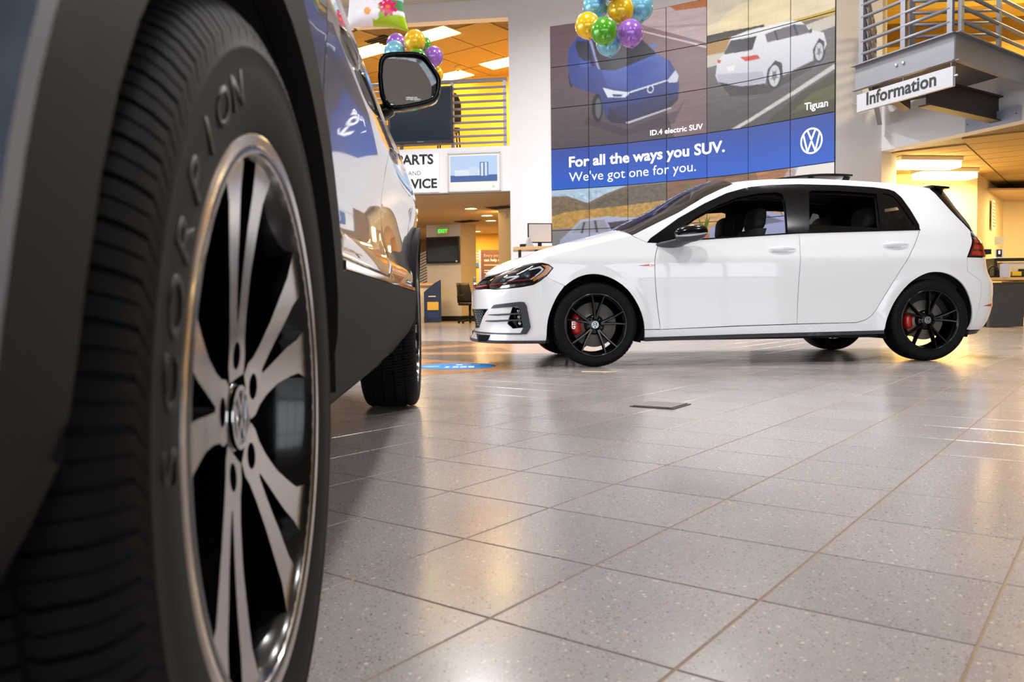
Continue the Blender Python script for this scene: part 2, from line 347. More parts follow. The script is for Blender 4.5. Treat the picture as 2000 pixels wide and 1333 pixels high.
# gallery rooms
slab('wall_gallery_back', (-10, 24.5), (1.4, 20.9), ZM, ZU + .06, .2, yellow_wall, label='yellow wall at the back of the left gallery')
slab('wall_gallery_side', (1.0, 21.2), (.55, 17.5), ZM, ZU + .06, .2, yellow_wall, label='yellow side wall of the left gallery')
slab('wall_gallery_right', (6.3, 17.2), (13.8, 15.2), ZM, ZC, .2, yellow_wall, label='yellow wall of the right gallery')
slab('wall_gallery_cream', (6.3, 14.0), (6.95, 17.2), ZM, ZC, .2, warm_wall, label='cream side wall of the right gallery')
struct(MB().prism([(6.25, 14.1), (8.65, 8.1), (13.8, 8), (13.8, 18), (6.25, 18)], 6.0, 6.05).build('ceiling_gallery_right', mat('gallery_ceiling', (232, 196, 120), .8)))
struct(MB().box((10.2, 15.4, 5.0), (8.2, .5, .32), rz=-.16).build('trim_1', yellow_wall), 'yellow beam across the right gallery')
struct(MB().box((10.2, 14.4, 5.62), (8.2, .7, .3), rz=-.16).build('trim_2', yellow_wall), 'second yellow beam under the gallery ceiling')
# office corner walls
slab('wall_office', (6.7, 16.8), (9.4, 16.8), 0, ZR + .05, .2, warm_wall, label='cream wall facing the hall in the office corner')
slab('wall_office_side', (9.4, 16.8), (11.7, 19.8), 0, ZR + .05, .2, warm_wall, label='cream wall running back in the office corner')
slab('wall_office_back', (11.7, 19.8), (13.8, 19.8), 0, ZR + .05, .2, warm_wall, label='cream rear wall of the office corner')
# passage: kiosk column, partition, cream column
slab('wall_kiosk', (-2.45, 24.2), (-1.44, 23.9), 0, ZL, .9, white_wall, label='pale wall block with the hung television in the passage')
slab('wall_kiosk_side', (-1.44, 23.9), (-1.02, 24.3), 0, ZL, .7, warm_wall, label='warm side face of the pale wall block')
struct(slab('baseboard_kiosk', (-2.46, 24.17), (-1.43, 23.87), 0, .14, .05, black_base, fl), 'black baseboard of the wall block')
struct(slab('baseboard_kiosk_side', (-1.44, 23.86), (-1.0, 24.28), 0, .14, .05, black_base, fl))
slab('wall_column_cream', (-.30, 20.6), (.05, 20.45), 0, ZL, .4, warm_wall, label='cream column beside the white pillar')
slab('wall_passage_end', (-1.4, 27.4), (4, 27.4), 0, ZL, .2, yellow_wall, label='yellow wall closing the passage')
slab('wall_beyond', (-8, 29.5), (-2.2, 29.5), 0, ZL, .2, mat('brown_wall', (150, 118, 86), .7), label='brown wall beyond the wall block')
# ------------------------------------------------------------------ car skins
def catmull(pts,n=24):
    P=np.array(pts,float);P=np.vstack([2*P[0]-P[1],P,2*P[-1]-P[-2]]);out=[]
    for i in range(1,len(P)-2):
        p0,p1,p2,p3=P[i-1:i+3]
        for k in range(n):
            t=k/n;out.append(.5*((2*p1)+(p2-p0)*t+(2*p0-5*p1+4*p2-p3)*t*t+(3*p1-p0-3*p2+p3)*t**3))
    out.append(P[-2]);return np.array(out)
def pch(xs,ys):
    xs=np.array(xs,float);ys=np.array(ys,float);h=np.diff(xs);d=np.diff(ys)/h;m=np.zeros(len(xs));m[0]=d[0];m[-1]=d[-1]
    for i in range(1,len(xs)-1):
        if d[i-1]*d[i]>0:
            w1=2*h[i]+h[i-1];w2=h[i]+2*h[i-1];m[i]=(w1+w2)/(w1/d[i-1]+w2/d[i])
    def f(x):
        x=np.clip(x,xs[0],xs[-1]);i=np.clip(np.searchsorted(xs,x)-1,0,len(h)-1);t=(x-xs[i])/h[i]
        return (ys[i]*(2*t**3-3*t**2+1)+m[i]*h[i]*(t**3-2*t**2+t)+ys[i+1]*(-2*t**3+3*t**2)+m[i+1]*h[i]*(t**3-t**2))
    return f
class Skin:
    """outer side surface of a car: a = distance along the plan outline, z = height; near side has y < 0"""
    def __init__(s,plan,front,rear,dv,wmax,fx,rx,bumps=()):
        c=catmull(plan);L=np.r_[0,np.cumsum(np.hypot(*np.diff(c,axis=0).T))]
        k=np.argmin(np.abs(c[:,0]-1.0));s.L=L-L[k]+c[k,0];s.c=c;s.a0,s.a1=s.L[0],s.L[-1]
        s.front=pch(*front);s.rear=pch(*rear);s.dv=pch(*dv);s.w=wmax;s.fx=fx;s.rx=rx;s.bumps=bumps
    def pos(s,a,z,off=0.):
        a=np.asarray(a,float);z=np.asarray(z,float)
        if np.ndim(off)==0 and off==0: return s._p(a,z)
        e=2e-3;p=s._p(a,z);u=(s._p(a+e,z)-s._p(a-e,z));v=(s._p(a,z+e)-s._p(a,z-e))
        n=np.cross(u,v);n/=np.linalg.norm(n,axis=-1,keepdims=True)+1e-12
        return p+n*np.asarray(off)[...,None]
    def normal(s,a,z):
        e=2e-3;u=(s._p(a+e,z)-s._p(a-e,z));v=(s._p(a,z+e)-s._p(a,z-e));n=np.cross(u,v)
        return n/(np.linalg.norm(n,axis=-1,keepdims=True)+1e-12)
    def _p(s,a,z):
        x=np.interp(a,s.L,s.c[:,0]);y=np.interp(a,s.L,s.c[:,1])
        tf=np.clip((s.fx-x)/(s.fx-s.c[0,0]),0,1);tr=np.clip((x-s.rx)/(s.c[-1,0]-s.rx),0,1)
        sm=lambda t:t*t*(3-2*t)
        xx=x+sm(tf)*s.front(z)+sm(tr)*s.rear(z)
        yy=y*(1-s.dv(z)/s.w)
        for (bx,bz,br,bh,bw) in s.bumps:
            r=np.hypot(x-bx,z-bz);yy=yy+np.where(y>.3,bh*np.exp(-((r-br)/bw)**2),0)
        return np.stack([xx,-yy,z+0*x],-1)
def golf():
    plan=[(-.893,0),(-.888,.16),(-.871,.33),(-.835,.49),(-.785,.62),(-.70,.73),(-.58,.803),(-.42,.848),(-.2,.874),(0,.884),(.4,.888),(.9,.891),(1.5,.893),(2.1,.893),(2.6,.888),(2.85,.873),(3.05,.835),(3.17,.775),(3.25,.68),(3.295,.55),(3.315,.38),(3.325,.2),(3.33,0)]
    front=([.1,.17,.2,.24,.3,.4,.48,.56,.62,.66,.70,.76,.82,.9],[.05,.0,-.01,.012,.03,.012,.0,.0,.02,.05,.10,.22,.36,.5])
    rear=([.1,.2,.3,.42,.52,.6,.68,.76,.84,.92,1.0,1.1,1.2,1.3,1.38,1.46],[-.14,-.09,-.01,.03,.035,.03,-.015,-.035,-.04,-.05,-.10,-.15,-.205,-.255,-.29,-.33])
    dv=([.1,.16,.2,.26,.34,.45,.58,.68,.76,.80,.84,.90,.96,1.02,1.1,1.2,1.28,1.34,1.38,1.42,1.46],[.06,.05,.03,.018,.016,.014,.006,.0,.0,.004,.018,.038,.058,.08,.118,.172,.218,.255,.285,.325,.38])
    return Skin(plan,front,rear,dv,.893,-.30,2.55,[(0,.32,.365,.012,.045),(2.631,.32,.365,.012,.045)])
def inside(pts, P):
    x, y = pts[:, 0], pts[:, 1]; r = np.zeros(len(pts), bool); P = np.array(P, float)
    for (x0, y0), (x1, y1) in zip(P, np.roll(P, -1, 0)):
        c = (y0 > y) != (y1 > y)
        with np.errstate(divide='ignore', invalid='ignore'):
            r ^= c & (x < (x1 - x0) * (y - y0) / (y1 - y0) + x0)
    return r
def dense(loop, step):
    out = []
    for a, b in zip(loop, loop[1:] + loop[:1]):
        d = math.hypot(b[0] - a[0], b[1] - a[1])
        if d < 1e-6: continue
        n = max(1, int(math.ceil(d / step)))
        out += [(a[0] + (b[0] - a[0]) * k / n, a[1] + (b[1] - a[1]) * k / n) for k in range(n)]
    return out
def smooth_loop(pts, n=6):
    c = catmull(pts, n); return [tuple(map(float, p)) for p in c]
def panel_mesh(skin, loop, holes=(), off=0., thick=.012, step=.035, dome=0.):
    loops = [dense(list(loop), step)] + [dense(list(h), step) for h in holes]
    pts = []; edges = []
    for L in loops:
        n = len(pts); pts += L; edges += [(n + i, n + (i + 1) % len(L)) for i in range(len(L))]
    B = np.array(pts); mn, mx = B.min(0), B.max(0)
    gx, gy = np.meshgrid(np.arange(mn[0], mx[0], step), np.arange(mn[1], mx[1], step * .866), indexing='ij'); gx = gx + (np.arange(gx.shape[1]) % 2) * step * .5
    G = np.stack([gx.ravel(), gy.ravel()], 1); ok = inside(G, loops[0])
    for L in loops[1:]: ok &= ~inside(G, L)
    G = G[ok]
    if len(G):
        d = np.full(len(G), 9.)
        for i in range(0, len(B), 400): d = np.minimum(d, np.sqrt(((G[:, None] - B[None, i:i + 400]) ** 2).sum(-1)).min(1))
        G = G[d > step * .45]
    allp = [Vector(p) for p in pts] + [Vector(p) for p in G]
    v2, e2, f2, ov, _, _ = delaunay_2d_cdt(allp, edges, [], 0, 1e-6)
    P = np.array([p[:] for p in v2]); F = np.array([f for f in f2 if len(f) == 3]); cen = P[F].mean(1)
    ok = inside(cen, loops[0])
    for L in loops[1:]: ok &= ~inside(cen, L)
    F = F[ok]; ar = np.cross(P[F[:, 1]] - P[F[:, 0]], P[F[:, 2]] - P[F[:, 0]]); F = F[np.abs(ar) > 1e-9]; ar = ar[np.abs(ar) > 1e-9]; F[ar < 0] = F[ar < 0][:, ::-1]
    o = np.full(len(P), float(off))
    if dome:
        dd = np.full(len(P), 9.)
        for i in range(0, len(B), 400): dd = np.minimum(dd, np.sqrt(((P[:, None] - B[None, i:i + 400]) ** 2).sum(-1)).min(1))
        o = o + dome * (1 - np.exp(-dd / .02))
    X = skin.pos(P[:, 0], P[:, 1], o); N = skin.normal(P[:, 0], P[:, 1])
    ec = {}
    for f in F:
        for a, b in ((f[0], f[1]), (f[1], f[2]), (f[2], f[0])): ec[(a, b)] = 1
    bd = [(a, b) for (a, b) in ec if (b, a) not in ec]
    vs = list(X); ns = list(N); fs = [tuple(f) for f in F]
    if thick:
        bi = sorted({i for e in bd for i in e}); m1 = {}; m2 = {}
        inn = skin.pos(P[bi, 0], P[bi, 1], np.array([o[i] for i in bi]) - thick)
        for k, i in enumerate(bi):
            m1[i] = len(vs); vs.append(X[i]); m2[i] = len(vs); vs.append(inn[k])
        for a, b in bd: fs.append((m1[b], m1[a], m2[a], m2[b]))
    return np.array(vs), fs
def flip_y(v): w = np.array(v); w[:, 1] *= -1; return w
def panel(name, skin, loop, m, parent, holes=(), off=0., thick=.012, step=.035, both=True, label=None, dome=0., near=True):
    v, f = panel_mesh(skin, loop, holes, off, thick, step, dome); out = []
    if near: out.append(link(name, mesh(name, v, f, True), m, parent))
    if both: out.append(link(name, mesh(name, flip_y(v), [q[::-1] for q in f], True), m, parent))
    for o in out:
        o.data.set_sharp_from_angle(angle=math.radians(38))
        if label: o['label'] = label
    return out[0]
def cap(name, skin, curve, crown, m, parent, n=14, off=0., taper=None, thick=.012):
    """surface across the car between a side curve and its mirror image, bulging by crown along the curve's normal"""
    C = np.array(dense(list(curve) + [], .04))[:-1] if False else np.array(catmull(curve, 8))
    X = skin.pos(C[:, 0], C[:, 1], np.zeros(len(C))); T = np.gradient(X[:, [0, 2]], axis=0); T /= np.linalg.norm(T, axis=1, keepdims=True) + 1e-9
    N = np.stack([-T[:, 1], T[:, 0]], 1); vs = []; fs = []
    N[N[:, 1] < 0] *= -1
    for i in range(len(C)):
        y = X[i, 1]; cr = crown[0] + (crown[1] - crown[0]) * i / (len(C) - 1)
        cr *= min(1, abs(y) / .45)
        for k in range(n + 1):
            t = -1 + 2 * k / n; b = cr * (1 - abs(t) ** 2.2) + off
            vs.append((X[i, 0] + N[i, 0] * b, -t * y if False else t * abs(y), X[i, 2] + N[i, 1] * b))
    for i in range(len(C) - 1):
        for k in range(n): a = i * (n + 1) + k; fs.append((a, a + 1, a + n + 2, a + n + 1))
    o = link(name, mesh(name, vs, fs, True), m, parent)
    bm = bmesh.new(); bm.from_mesh(o.data); bmesh.ops.remove_doubles(bm, verts=bm.verts, dist=1e-5); bmesh.ops.recalc_face_normals(bm, faces=bm.faces); bm.to_mesh(o.data); bm.free()
    if thick:
        md = o.modifiers.new('thickness', 'SOLIDIFY'); md.thickness = thick; md.offset = -1
    return o
# ------------------------------------------------------------------ wheels
rubber = mat('tyre_rubber', (20, 19, 19), .62, spec=.12, bump=.15, bscale=300)
disc_m = mat('brake_disc', (172, 164, 154), .42, .45)
red_m = mat('caliper_red', (196, 26, 16), .3, coat=.5)
def tyre_mesh(R, W, rr, pitches, per=8):
    gw, gd = .0045, .008
    sh = .5 * min(.085, (R - rr) * .78)                  # how far the rounded shoulder drops
    side = [(rr - .012, -.36), (rr - .004, -.43), (rr + .006, -.475), (rr + .020, -.492), (rr * .5 + R * .5 - .004, -.5), (R - sh - .006, -.496), (R - sh - .0045, -.4985), (R - sh - .002, -.4985), (R - sh, -.494), (R - sh * .72, -.482), (R - sh * .42, -.455), (R - sh * .2, -.42)]
    tread = [(R - sh * .07, -.37)]
    for g in (-.29, -.10, .10, .29):
        tread += [(R - (.003 if abs(g) > .2 else 0), g - gw / W), (R - gd, g - gw / W * .6), (R - gd, g + gw / W * .6), (R - (.003 if abs(g) > .2 else 0), g + gw / W)]
        if g < .29: tread += [(R, g + .095)]
    prof = side + tread + [(R - sh * .07, .37)] + [(r, -w) for r, w in reversed(side)]
    n0 = len(side); fl_ = [0] * n0 + [1] * len(tread) + [1] + [0] * n0
    for k_, q_ in ((-1, .95), (-2, .85), (-3, .6)): fl_[n0 + k_] = q_; fl_[n0 + len(tread) - k_] = q_
    ang = []
    if pitches:
        for p in range(pitches):
            for fr, dp in ((0, .9), (.10, .9), (.13, 0), (.50, 0), (.52, .5), (.565, .5), (.59, 0), (.97, 0))[:per]:
                ang.append((2 * PI * (p + fr) / pitches, dp * .0062))
    else:
        ang = [(2 * PI * k / 96, 0) for k in range(96)]
    v = []; f = []; k = len(prof)
    for a, dp in ang:
        for (r, w), fg in zip(prof, fl_):
            # grooves slant a little across the tread
            aa = a + (w * .11 if fg == 1 else math.copysign(.37 * .11, w) if fg else 0)
            v.append(((r - dp * fg) * math.cos(aa), w * W, (r - dp * fg) * math.sin(aa)))
    n = len(ang)
    for i in range(n):
        j = (i + 1) % n
        for a in range(k - 1): f.append((i * k + a, i * k + a + 1, j * k + a + 1, j * k + a))
    me = mesh('tyre', v, f, True); me.set_sharp_from_angle(angle=math.radians(30)); me.materials.append(rubber); return me
AX = lambda u, v, w: (u, w, v)                       # turned parts: the axle is the local y axis, outside is -y
def barrel(rr, W, m, name, parent, rin):
    pr = [(rr + .004, -.455 * W), (rr + .003, -.475 * W), (rr - .006, -.480 * W), (rr - .010, -.46 * W), (rr - .016, -.42 * W), (rin, -.28 * W), (rin - .006, .3 * W), (rr - .01, .42 * W), (rr + .006, .46 * W), (rr + .004, .40 * W), (rin + .004, .28 * W), (rin + .006, -.25 * W), (rr - .008, -.40 * W)]
    return MB().lathe(pr, 72, AX, True).build(name, m, parent, True)
def spoke(mb, a, r0, r1, w0, w1, y0, y1, dep, skew=0., crown=.008):
    """one tapering spoke from the hub to the rim; y is negative outwards"""
    secs = []
    for t in (0, .25, .6, .9, 1.):
        r = r0 + (r1 - r0) * t; w = w0 + (w1 - w0) * t; y = y0 + (y1 - y0) * t ** 1.3; aa = a + skew * t
        er = (math.cos(aa), math.sin(aa)); et = (-er[1], er[0])
        P = lambda s, yy: (er[0] * r + et[0] * s, yy, er[1] * r + et[1] * s)
        secs.append([P(-w, y + dep), P(-w, y + .004), P(-w * .45, y - crown), P(w * .45, y - crown), P(w, y + .004), P(w, y + dep)])
    v = [p for s in secs for p in s]; f = []
    for i in range(len(secs) - 1):
        for k in range(6): f.append((i * 6 + k, i * 6 + (k + 1) % 6, (i + 1) * 6 + (k + 1) % 6, (i + 1) * 6 + k))
    f += [tuple(range(5, -1, -1)), tuple(range(24, 30))]
    mb.add(v, f)
rim_black = mat('rim_black', (6, 6, 7), .16, coat=.18, coat_rough=.04, spec=.35)
badge_m = mat('badge_silver', (190, 190, 192), .3, .8)
G_TYRE = tyre_mesh(.3185, .225, .236, 64)
def golf_wheel(car, x, side, rear, ang0):
    R = .3185; W = .225
    o = bpy.data.objects.new('wheel', None); COL.objects.link(o); o.parent = car
    o.location = (x, -.7725 * side, R); o.rotation_euler = (0, 0, 0 if side > 0 else PI)
    link('tyre', G_TYRE, None, o)
    barrel(.236, W, rim_black, 'rim', o, .214)
    for k in range(5):
        a = math.radians(ang0 + 72 * k); mb = MB()
        for s in (-1, 1): spoke(mb, a + s * .10, .045, .226, .013, .0085, -.070, -.098, .030, s * .115)
        autosmooth(mb.build('spoke', rim_black, o), 30)
    MB().lathe([(0, -.058), (.060, -.058), (.074, -.048), (.078, -.02), (.07, .02), (0, .02)], 40, AX).build('hub', rim_black, o, True)
    cp = MB().lathe([(0, -.066), (.024, -.066), (.029, -.062), (.031, -.056)], 36, AX).build('hub_cap', black_gloss, o, True)
    vw_logo(MB(), .027, AX, -.0665, -.0695, .10).build('emblem', badge_m, cp)
    for k in range(5):
        a = math.radians(ang0 + 36 + 72 * k); c, s = .052 * math.cos(a), .052 * math.sin(a)
        MB().lathe([(0, -.066), (.006, -.066), (.009, -.056)], 12, lambda u, v, w: (u + c, w, v + s)).build('wheel_bolt', rim_black, o)
    rd = .17 if not rear else .155
    MB().lathe([(.05, -.030), (.075, -.030), (.078, -.018), (rd, -.018), (rd, .004), (.05, .004)], 56, AX).build('brake_disc', disc_m, o, True)
    # caliper on the leading side of the disc
    mb = MB(); A0, A1 = (150, 208) if not rear else (158, 206)
    if side < 0: A0, A1 = 180 - A1, 180 - A0
    prof = [(.108, -.052), (.150, -.056), (.176, -.046), (.182, -.01), (.176, .03), (.10, .03)] if not rear else [(.115, -.045), (.150, -.048), (.168, -.036), (.170, 0), (.165, .03), (.105, .03)]
    N = 12; v = []; f = []
    for i in range(N + 1):
        t = i / N; e = .82 + .18 * math.sin(PI * t) ** .5; a = math.radians(A0 + (A1 - A0) * t)
        v += [(r * (1 if r < .13 else e ** .3) * math.cos(a), w * e, r * (1 if r < .13 else e ** .3) * math.sin(a)) for r, w in prof]
    for i in range(N):
        for k in range(6): f.append((i * 6 + k, i * 6 + (k + 1) % 6, (i + 1) * 6 + (k + 1) % 6, (i + 1) * 6 + k))
    f += [tuple(range(6)), tuple(range(N * 6 + 5, N * 6 - 1, -1))]; mb.add(v, f)
    cal = mb.build('brake_caliper', red_m, o, True)
    if side > 0 and not rear: text('GTI', .03, (-.150, -.058, -.030), (0, 0, 1), (-1, 0, 0), white_text, cal, width=.055, bold=.02, depth=.001)
    return o

# ------------------------------------------------------------------ white hatchback
TH = math.radians(5.0)
car = thing('hatchback_car', 'white five-door hatchback with black wheels and red brake calipers', 'car', (.5543, 7.0817, 0), TH)
GS = golf(); A0, A1 = GS.a0, GS.a1
white_p = mat('white_car_paint', (238, 239, 243), .35, coat=1.0, coat_rough=.02)
trim_b = mat('gloss_black_trim', (7, 7, 8), .16, spec=.25)
plast = mat('dark_grey_plastic', (58, 58, 64), .5)
under = mat('underbody_black', (8, 8, 8), .85)
cabin = mat('cabin_black', (14, 14, 16), .8)
fabric = mat('seat_fabric', (24, 24, 26), .85, bump=.3, bscale=200)
lamp_glass = glass('lamp_glass', (.93, .95, .97, 1))
tint_glass = glass('tinted_glass', (.10, .11, .12, 1))
clear_glass = glass('car_glass', (.62, .66, .66, 1))
hood_e = [(A0, .705), (-1.3, .710), (-1.15, .717), (-1.03, .735), (-.95, .765), (-.83, .790), (-.66, .803), (-.45, .818), (-.24, .864), (-.106, .898), (.075, .94), (.29, .99)]
apil = [(.315, 1.002), (.456, 1.07), (.675, 1.172), (.905, 1.302), (1.061, 1.372), (1.165, 1.411), (1.297, 1.436), (1.524, 1.456), (1.815, 1.464), (2.018, 1.455), (2.296, 1.434), (2.512, 1.415), (2.651, 1.398)]
dpil = [(2.80, 1.385), (2.909, 1.37), (2.975, 1.331), (3.03, 1.245), (3.09, 1.127), (3.175, 1.018)]
dlo_t = [(.405, .936), (.432, .966), (.667, 1.123), (.894, 1.243), (1.085, 1.328), (1.274, 1.381), (1.459, 1.401), (1.70, 1.409), (2.024, 1.40), (2.308, 1.381), (2.424, 1.363), (2.469, 1.345), (2.508, 1.295), (2.549, 1.188), (2.585, 1.065), (2.579, 1.025)]
dlo_b = [(.489, .934), (.712, .948), (.985, .966), (1.594, 1.001), (2.579, 1.025)]
farch = smooth_loop([(.372, .20), (.361, .341), (.315, .468), (.232, .584), (.114, .665), (-.013, .698), (-.139, .673), (-.254, .589), (-.322, .476), (-.364, .35), (-.376, .20)], 4)
rarch = smooth_loop([(2.255, .235), (2.275, .336), (2.34, .472), (2.438, .596), (2.549, .668), (2.658, .69), (2.782, .668), (2.884, .592), (2.955, .464), (2.99, .339), (3.005, .235)], 4)
door_f = smooth_loop([(.489, .93), (.455, .824), (.448, .766), (.452, .639), (.47, .455), (.494, .277)], 4)
door_r = smooth_loop([(2.034, .308), (2.112, .332), (2.177, .387), (2.238, .486), (2.36, .684), (2.513, .907), (2.575, 1.019)], 4)
head = [(-.951, .645), (-.973, .667), (-.978, .701), (-.946, .745), (-.832, .773), (-.66, .786), (-.43, .784), (-.361, .771), (-.322, .748), (-.357, .709), (-.421, .655), (-.475, .627), (-.554, .613), (-.684, .602), (-.802, .598), (-.875, .606)]
tail = [(3.115, .968), (3.20, .962), (3.40, .945), (3.50, .90), (3.48, .82), (3.40, .812), (2.977, .809)]
def grow(loop, d):
    P = np.array(loop); c = P.mean(0); out = []
    n = len(P); ar = sum(P[i][0] * P[(i + 1) % n][1] - P[(i + 1) % n][0] * P[i][1] for i in range(n)); s = 1 if ar > 0 else -1
    for i in range(n):
        a, b, e = P[i - 1], P[i], P[(i + 1) % n]; u = b - a; w = e - b
        u = u / (np.linalg.norm(u) + 1e-9); w = w / (np.linalg.norm(w) + 1e-9); t = u + w; t = t / (np.linalg.norm(t) + 1e-9)
        out.append((float(b[0] + s * t[1] * d), float(b[1] - s * t[0] * d)))
    return out
SH = -.0022                                             # half a panel gap
# body side: sill, pillars, roof rail, rear quarter
side = [(.372, .217), (1.091, .229), (2.252, .243)] + rarch[1:] + [(3.02, .26), (3.06, .50), (3.06, .62), (2.955, .70), (2.965, .805), (3.108, .975), (3.165, 1.02)] + dpil[::-1][1:] + apil[::-1] + [(.29, .99), (.40, .934)] + dlo_t + door_r[::-1] + [(1.558, .302), (1.089, .293), (.494, .277), (.37, .277)]
panel('body_side', GS, grow(side, SH), white_p, car)
panel('fender', GS, grow([(.29, .988), (.075, .938), (-.106, .896), (-.24, .862), (-.45, .815), (-.66, .799), (-.83, .785), (-.95, .757), (-.946, .747), (-.832, .776), (-.66, .789), (-.43, .787), (-.358, .774), (-.317, .748), (-.35, .71), (-.375, .682), (-.235, .612)] + [p for p in farch[::-1] if p[1] > .277 and p[0] > -.235] + [(.369, .279), (.494, .279)] + door_f[::-1] + [(.405, .934)], SH), white_p, car)
panel('front_door', GS, grow(door_f[::-1] + [(.489, .932)] + dlo_b[1:4] + [(1.597, 1.001), (1.567, .665), (1.562, .481), (1.558, .304), (1.089, .295)], SH), white_p, car)
panel('rear_door', GS, grow([(1.558, .304), (1.562, .481), (1.567, .665), (1.597, 1.003), (2.575, 1.022)] + door_r[::-1], SH), white_p, car)
lowg = [(A0, .283), (-1.219, .291), (-.884, .446), (A0, .444)]
pocket = [(-.632, .461), (-.572, .452), (-.558, .303), (-.651, .296), (-.698, .334), (-.666, .391)]
panel('front_bumper', GS, [(A0, .205), (A0, .283), (-1.219, .291), (-.884, .446), (A0, .444), (A0, .598), (-1.1, .598), (-.94, .600), (-.875, .598), (-.802, .592), (-.684, .597), (-.554, .608), (-.472, .622), (-.417, .651), (-.3765, .6835), (-.2375, .6130)] + [p for p in farch if p[0] < -.245 and p[1] < .61] + [(-.376, .205)], white_p, car, holes=[pocket], step=.03)
panel('front_lip', GS, [(A0, .186), (A0, .204), (-1.2, .205), (-.378, .203), (-.378, .188)], plast, car, off=.012, thick=.03)
panel('lip_line', GS, [(A0, .250), (A0, .262), (-1.05, .263), (-.565, .262), (-.56, .252), (-1.05, .251)], plast, car, off=.006, step=.025)
panel('lower_grille', GS, grow(lowg, .003), black_matt, car, off=-.035, thick=0)
# honeycomb bars of the lower and upper grille
def honeycomb(loop, off, r, m, name):
    mb = MB(); P = np.array(loop)
    for i in range(80):
        for j in range(40):
            a = A0 + i * r * 1.5; z = .2 + j * r * 1.732 + (i % 2) * r * .866
            if not inside(np.array([[a, z]]), loop)[0]: continue
            hx = [(a + r * .95 * math.cos(k * PI / 3), z + r * .95 * math.sin(k * PI / 3)) for k in range(6)]; ix = [(a + r * .72 * math.cos(k * PI / 3), z + r * .72 * math.sin(k * PI / 3)) for k in range(6)]
            for sgn in (1, -1):
                H = GS.pos([p[0] for p in hx], [p[1] for p in hx], np.full(6, off)); I = GS.pos([p[0] for p in ix], [p[1] for p in ix], np.full(6, off + .004)); J = GS.pos([p[0] for p in ix], [p[1] for p in ix], np.full(6, off - .012))
                V_ = np.concatenate([H, I, J]); V_[:, 1] *= sgn
                mb.add(V_, [(k, (k + 1) % 6, 6 + (k + 1) % 6, 6 + k) for k in range(6)] + [(6 + k, 6 + (k + 1) % 6, 12 + (k + 1) % 6, 12 + k) for k in range(6)])
    if mb.v: mb.build(name, m, car)['kind'] = 'stuff'
honeycomb(grow(lowg, -.004), -.012, .021, black_gloss, 'lower_grille_mesh')
ugr = [(A0, .602), (-1.1, .602), (-.935, .606), (-.955, .645), (-.977, .667), (-.982, .700), (-1.03, .712), (-1.15, .705), (A0, .698)]
panel('upper_grille', GS, ugr, black_matt, car, off=-.03, thick=0)
honeycomb(grow(ugr, -.006), -.008, .017, black_gloss, 'upper_grille_mesh')
panel('grille_red_line', GS, [(A0, .618), (A0, .626), (-1.1, .627), (-.955, .632), (-.955, .624), (-1.1, .619)], red_m, car, off=.004, thick=.006)
lg = vw_logo(MB(), .062, lambda u, v, w: (-.893 + .035 + w, u, .655 + v), 0, -.018, .10); lg.build('emblem', chrome, car)
# dark C-shaped intake blades, fog light pockets and their slats
panel('intake_blade', GS, [(-.835, .451), (-.797, .477), (-.57, .499), (-.536, .496), (-.517, .467), (-.496, .306), (-.525, .255), (-.579, .255), (-.558, .301), (-.572, .45), (-.585, .461), (-.634, .461)], plast, car, off=.010, thick=.02, step=.02)
panel('fog_pocket', GS, pocket, black_gloss, car, off=-.05, thick=0)
for zz, a in ((.404, -.885), (.356, -.958)):
    panel('intake_slat', GS, [(a, zz - .004), (a + .12, zz - .008), (-.565, zz + .001), (-.565, zz + .013), (a + .12, zz + .004), (a, zz)], plast, car, off=.014, thick=.02, step=.02)
for sg in (1, -1):
    for zz in (.335, .383, .427):
        p = GS.pos(-.60, zz, -.035); MB().lathe([(0, -.012), (.012, -.012), (.017, -.004), (.018, .01)], 20, lambda u, v, w: (p[0] + w * .8, sg * (p[1] + u), p[2] + v)).build('fog_lamp', chrome, car, True)
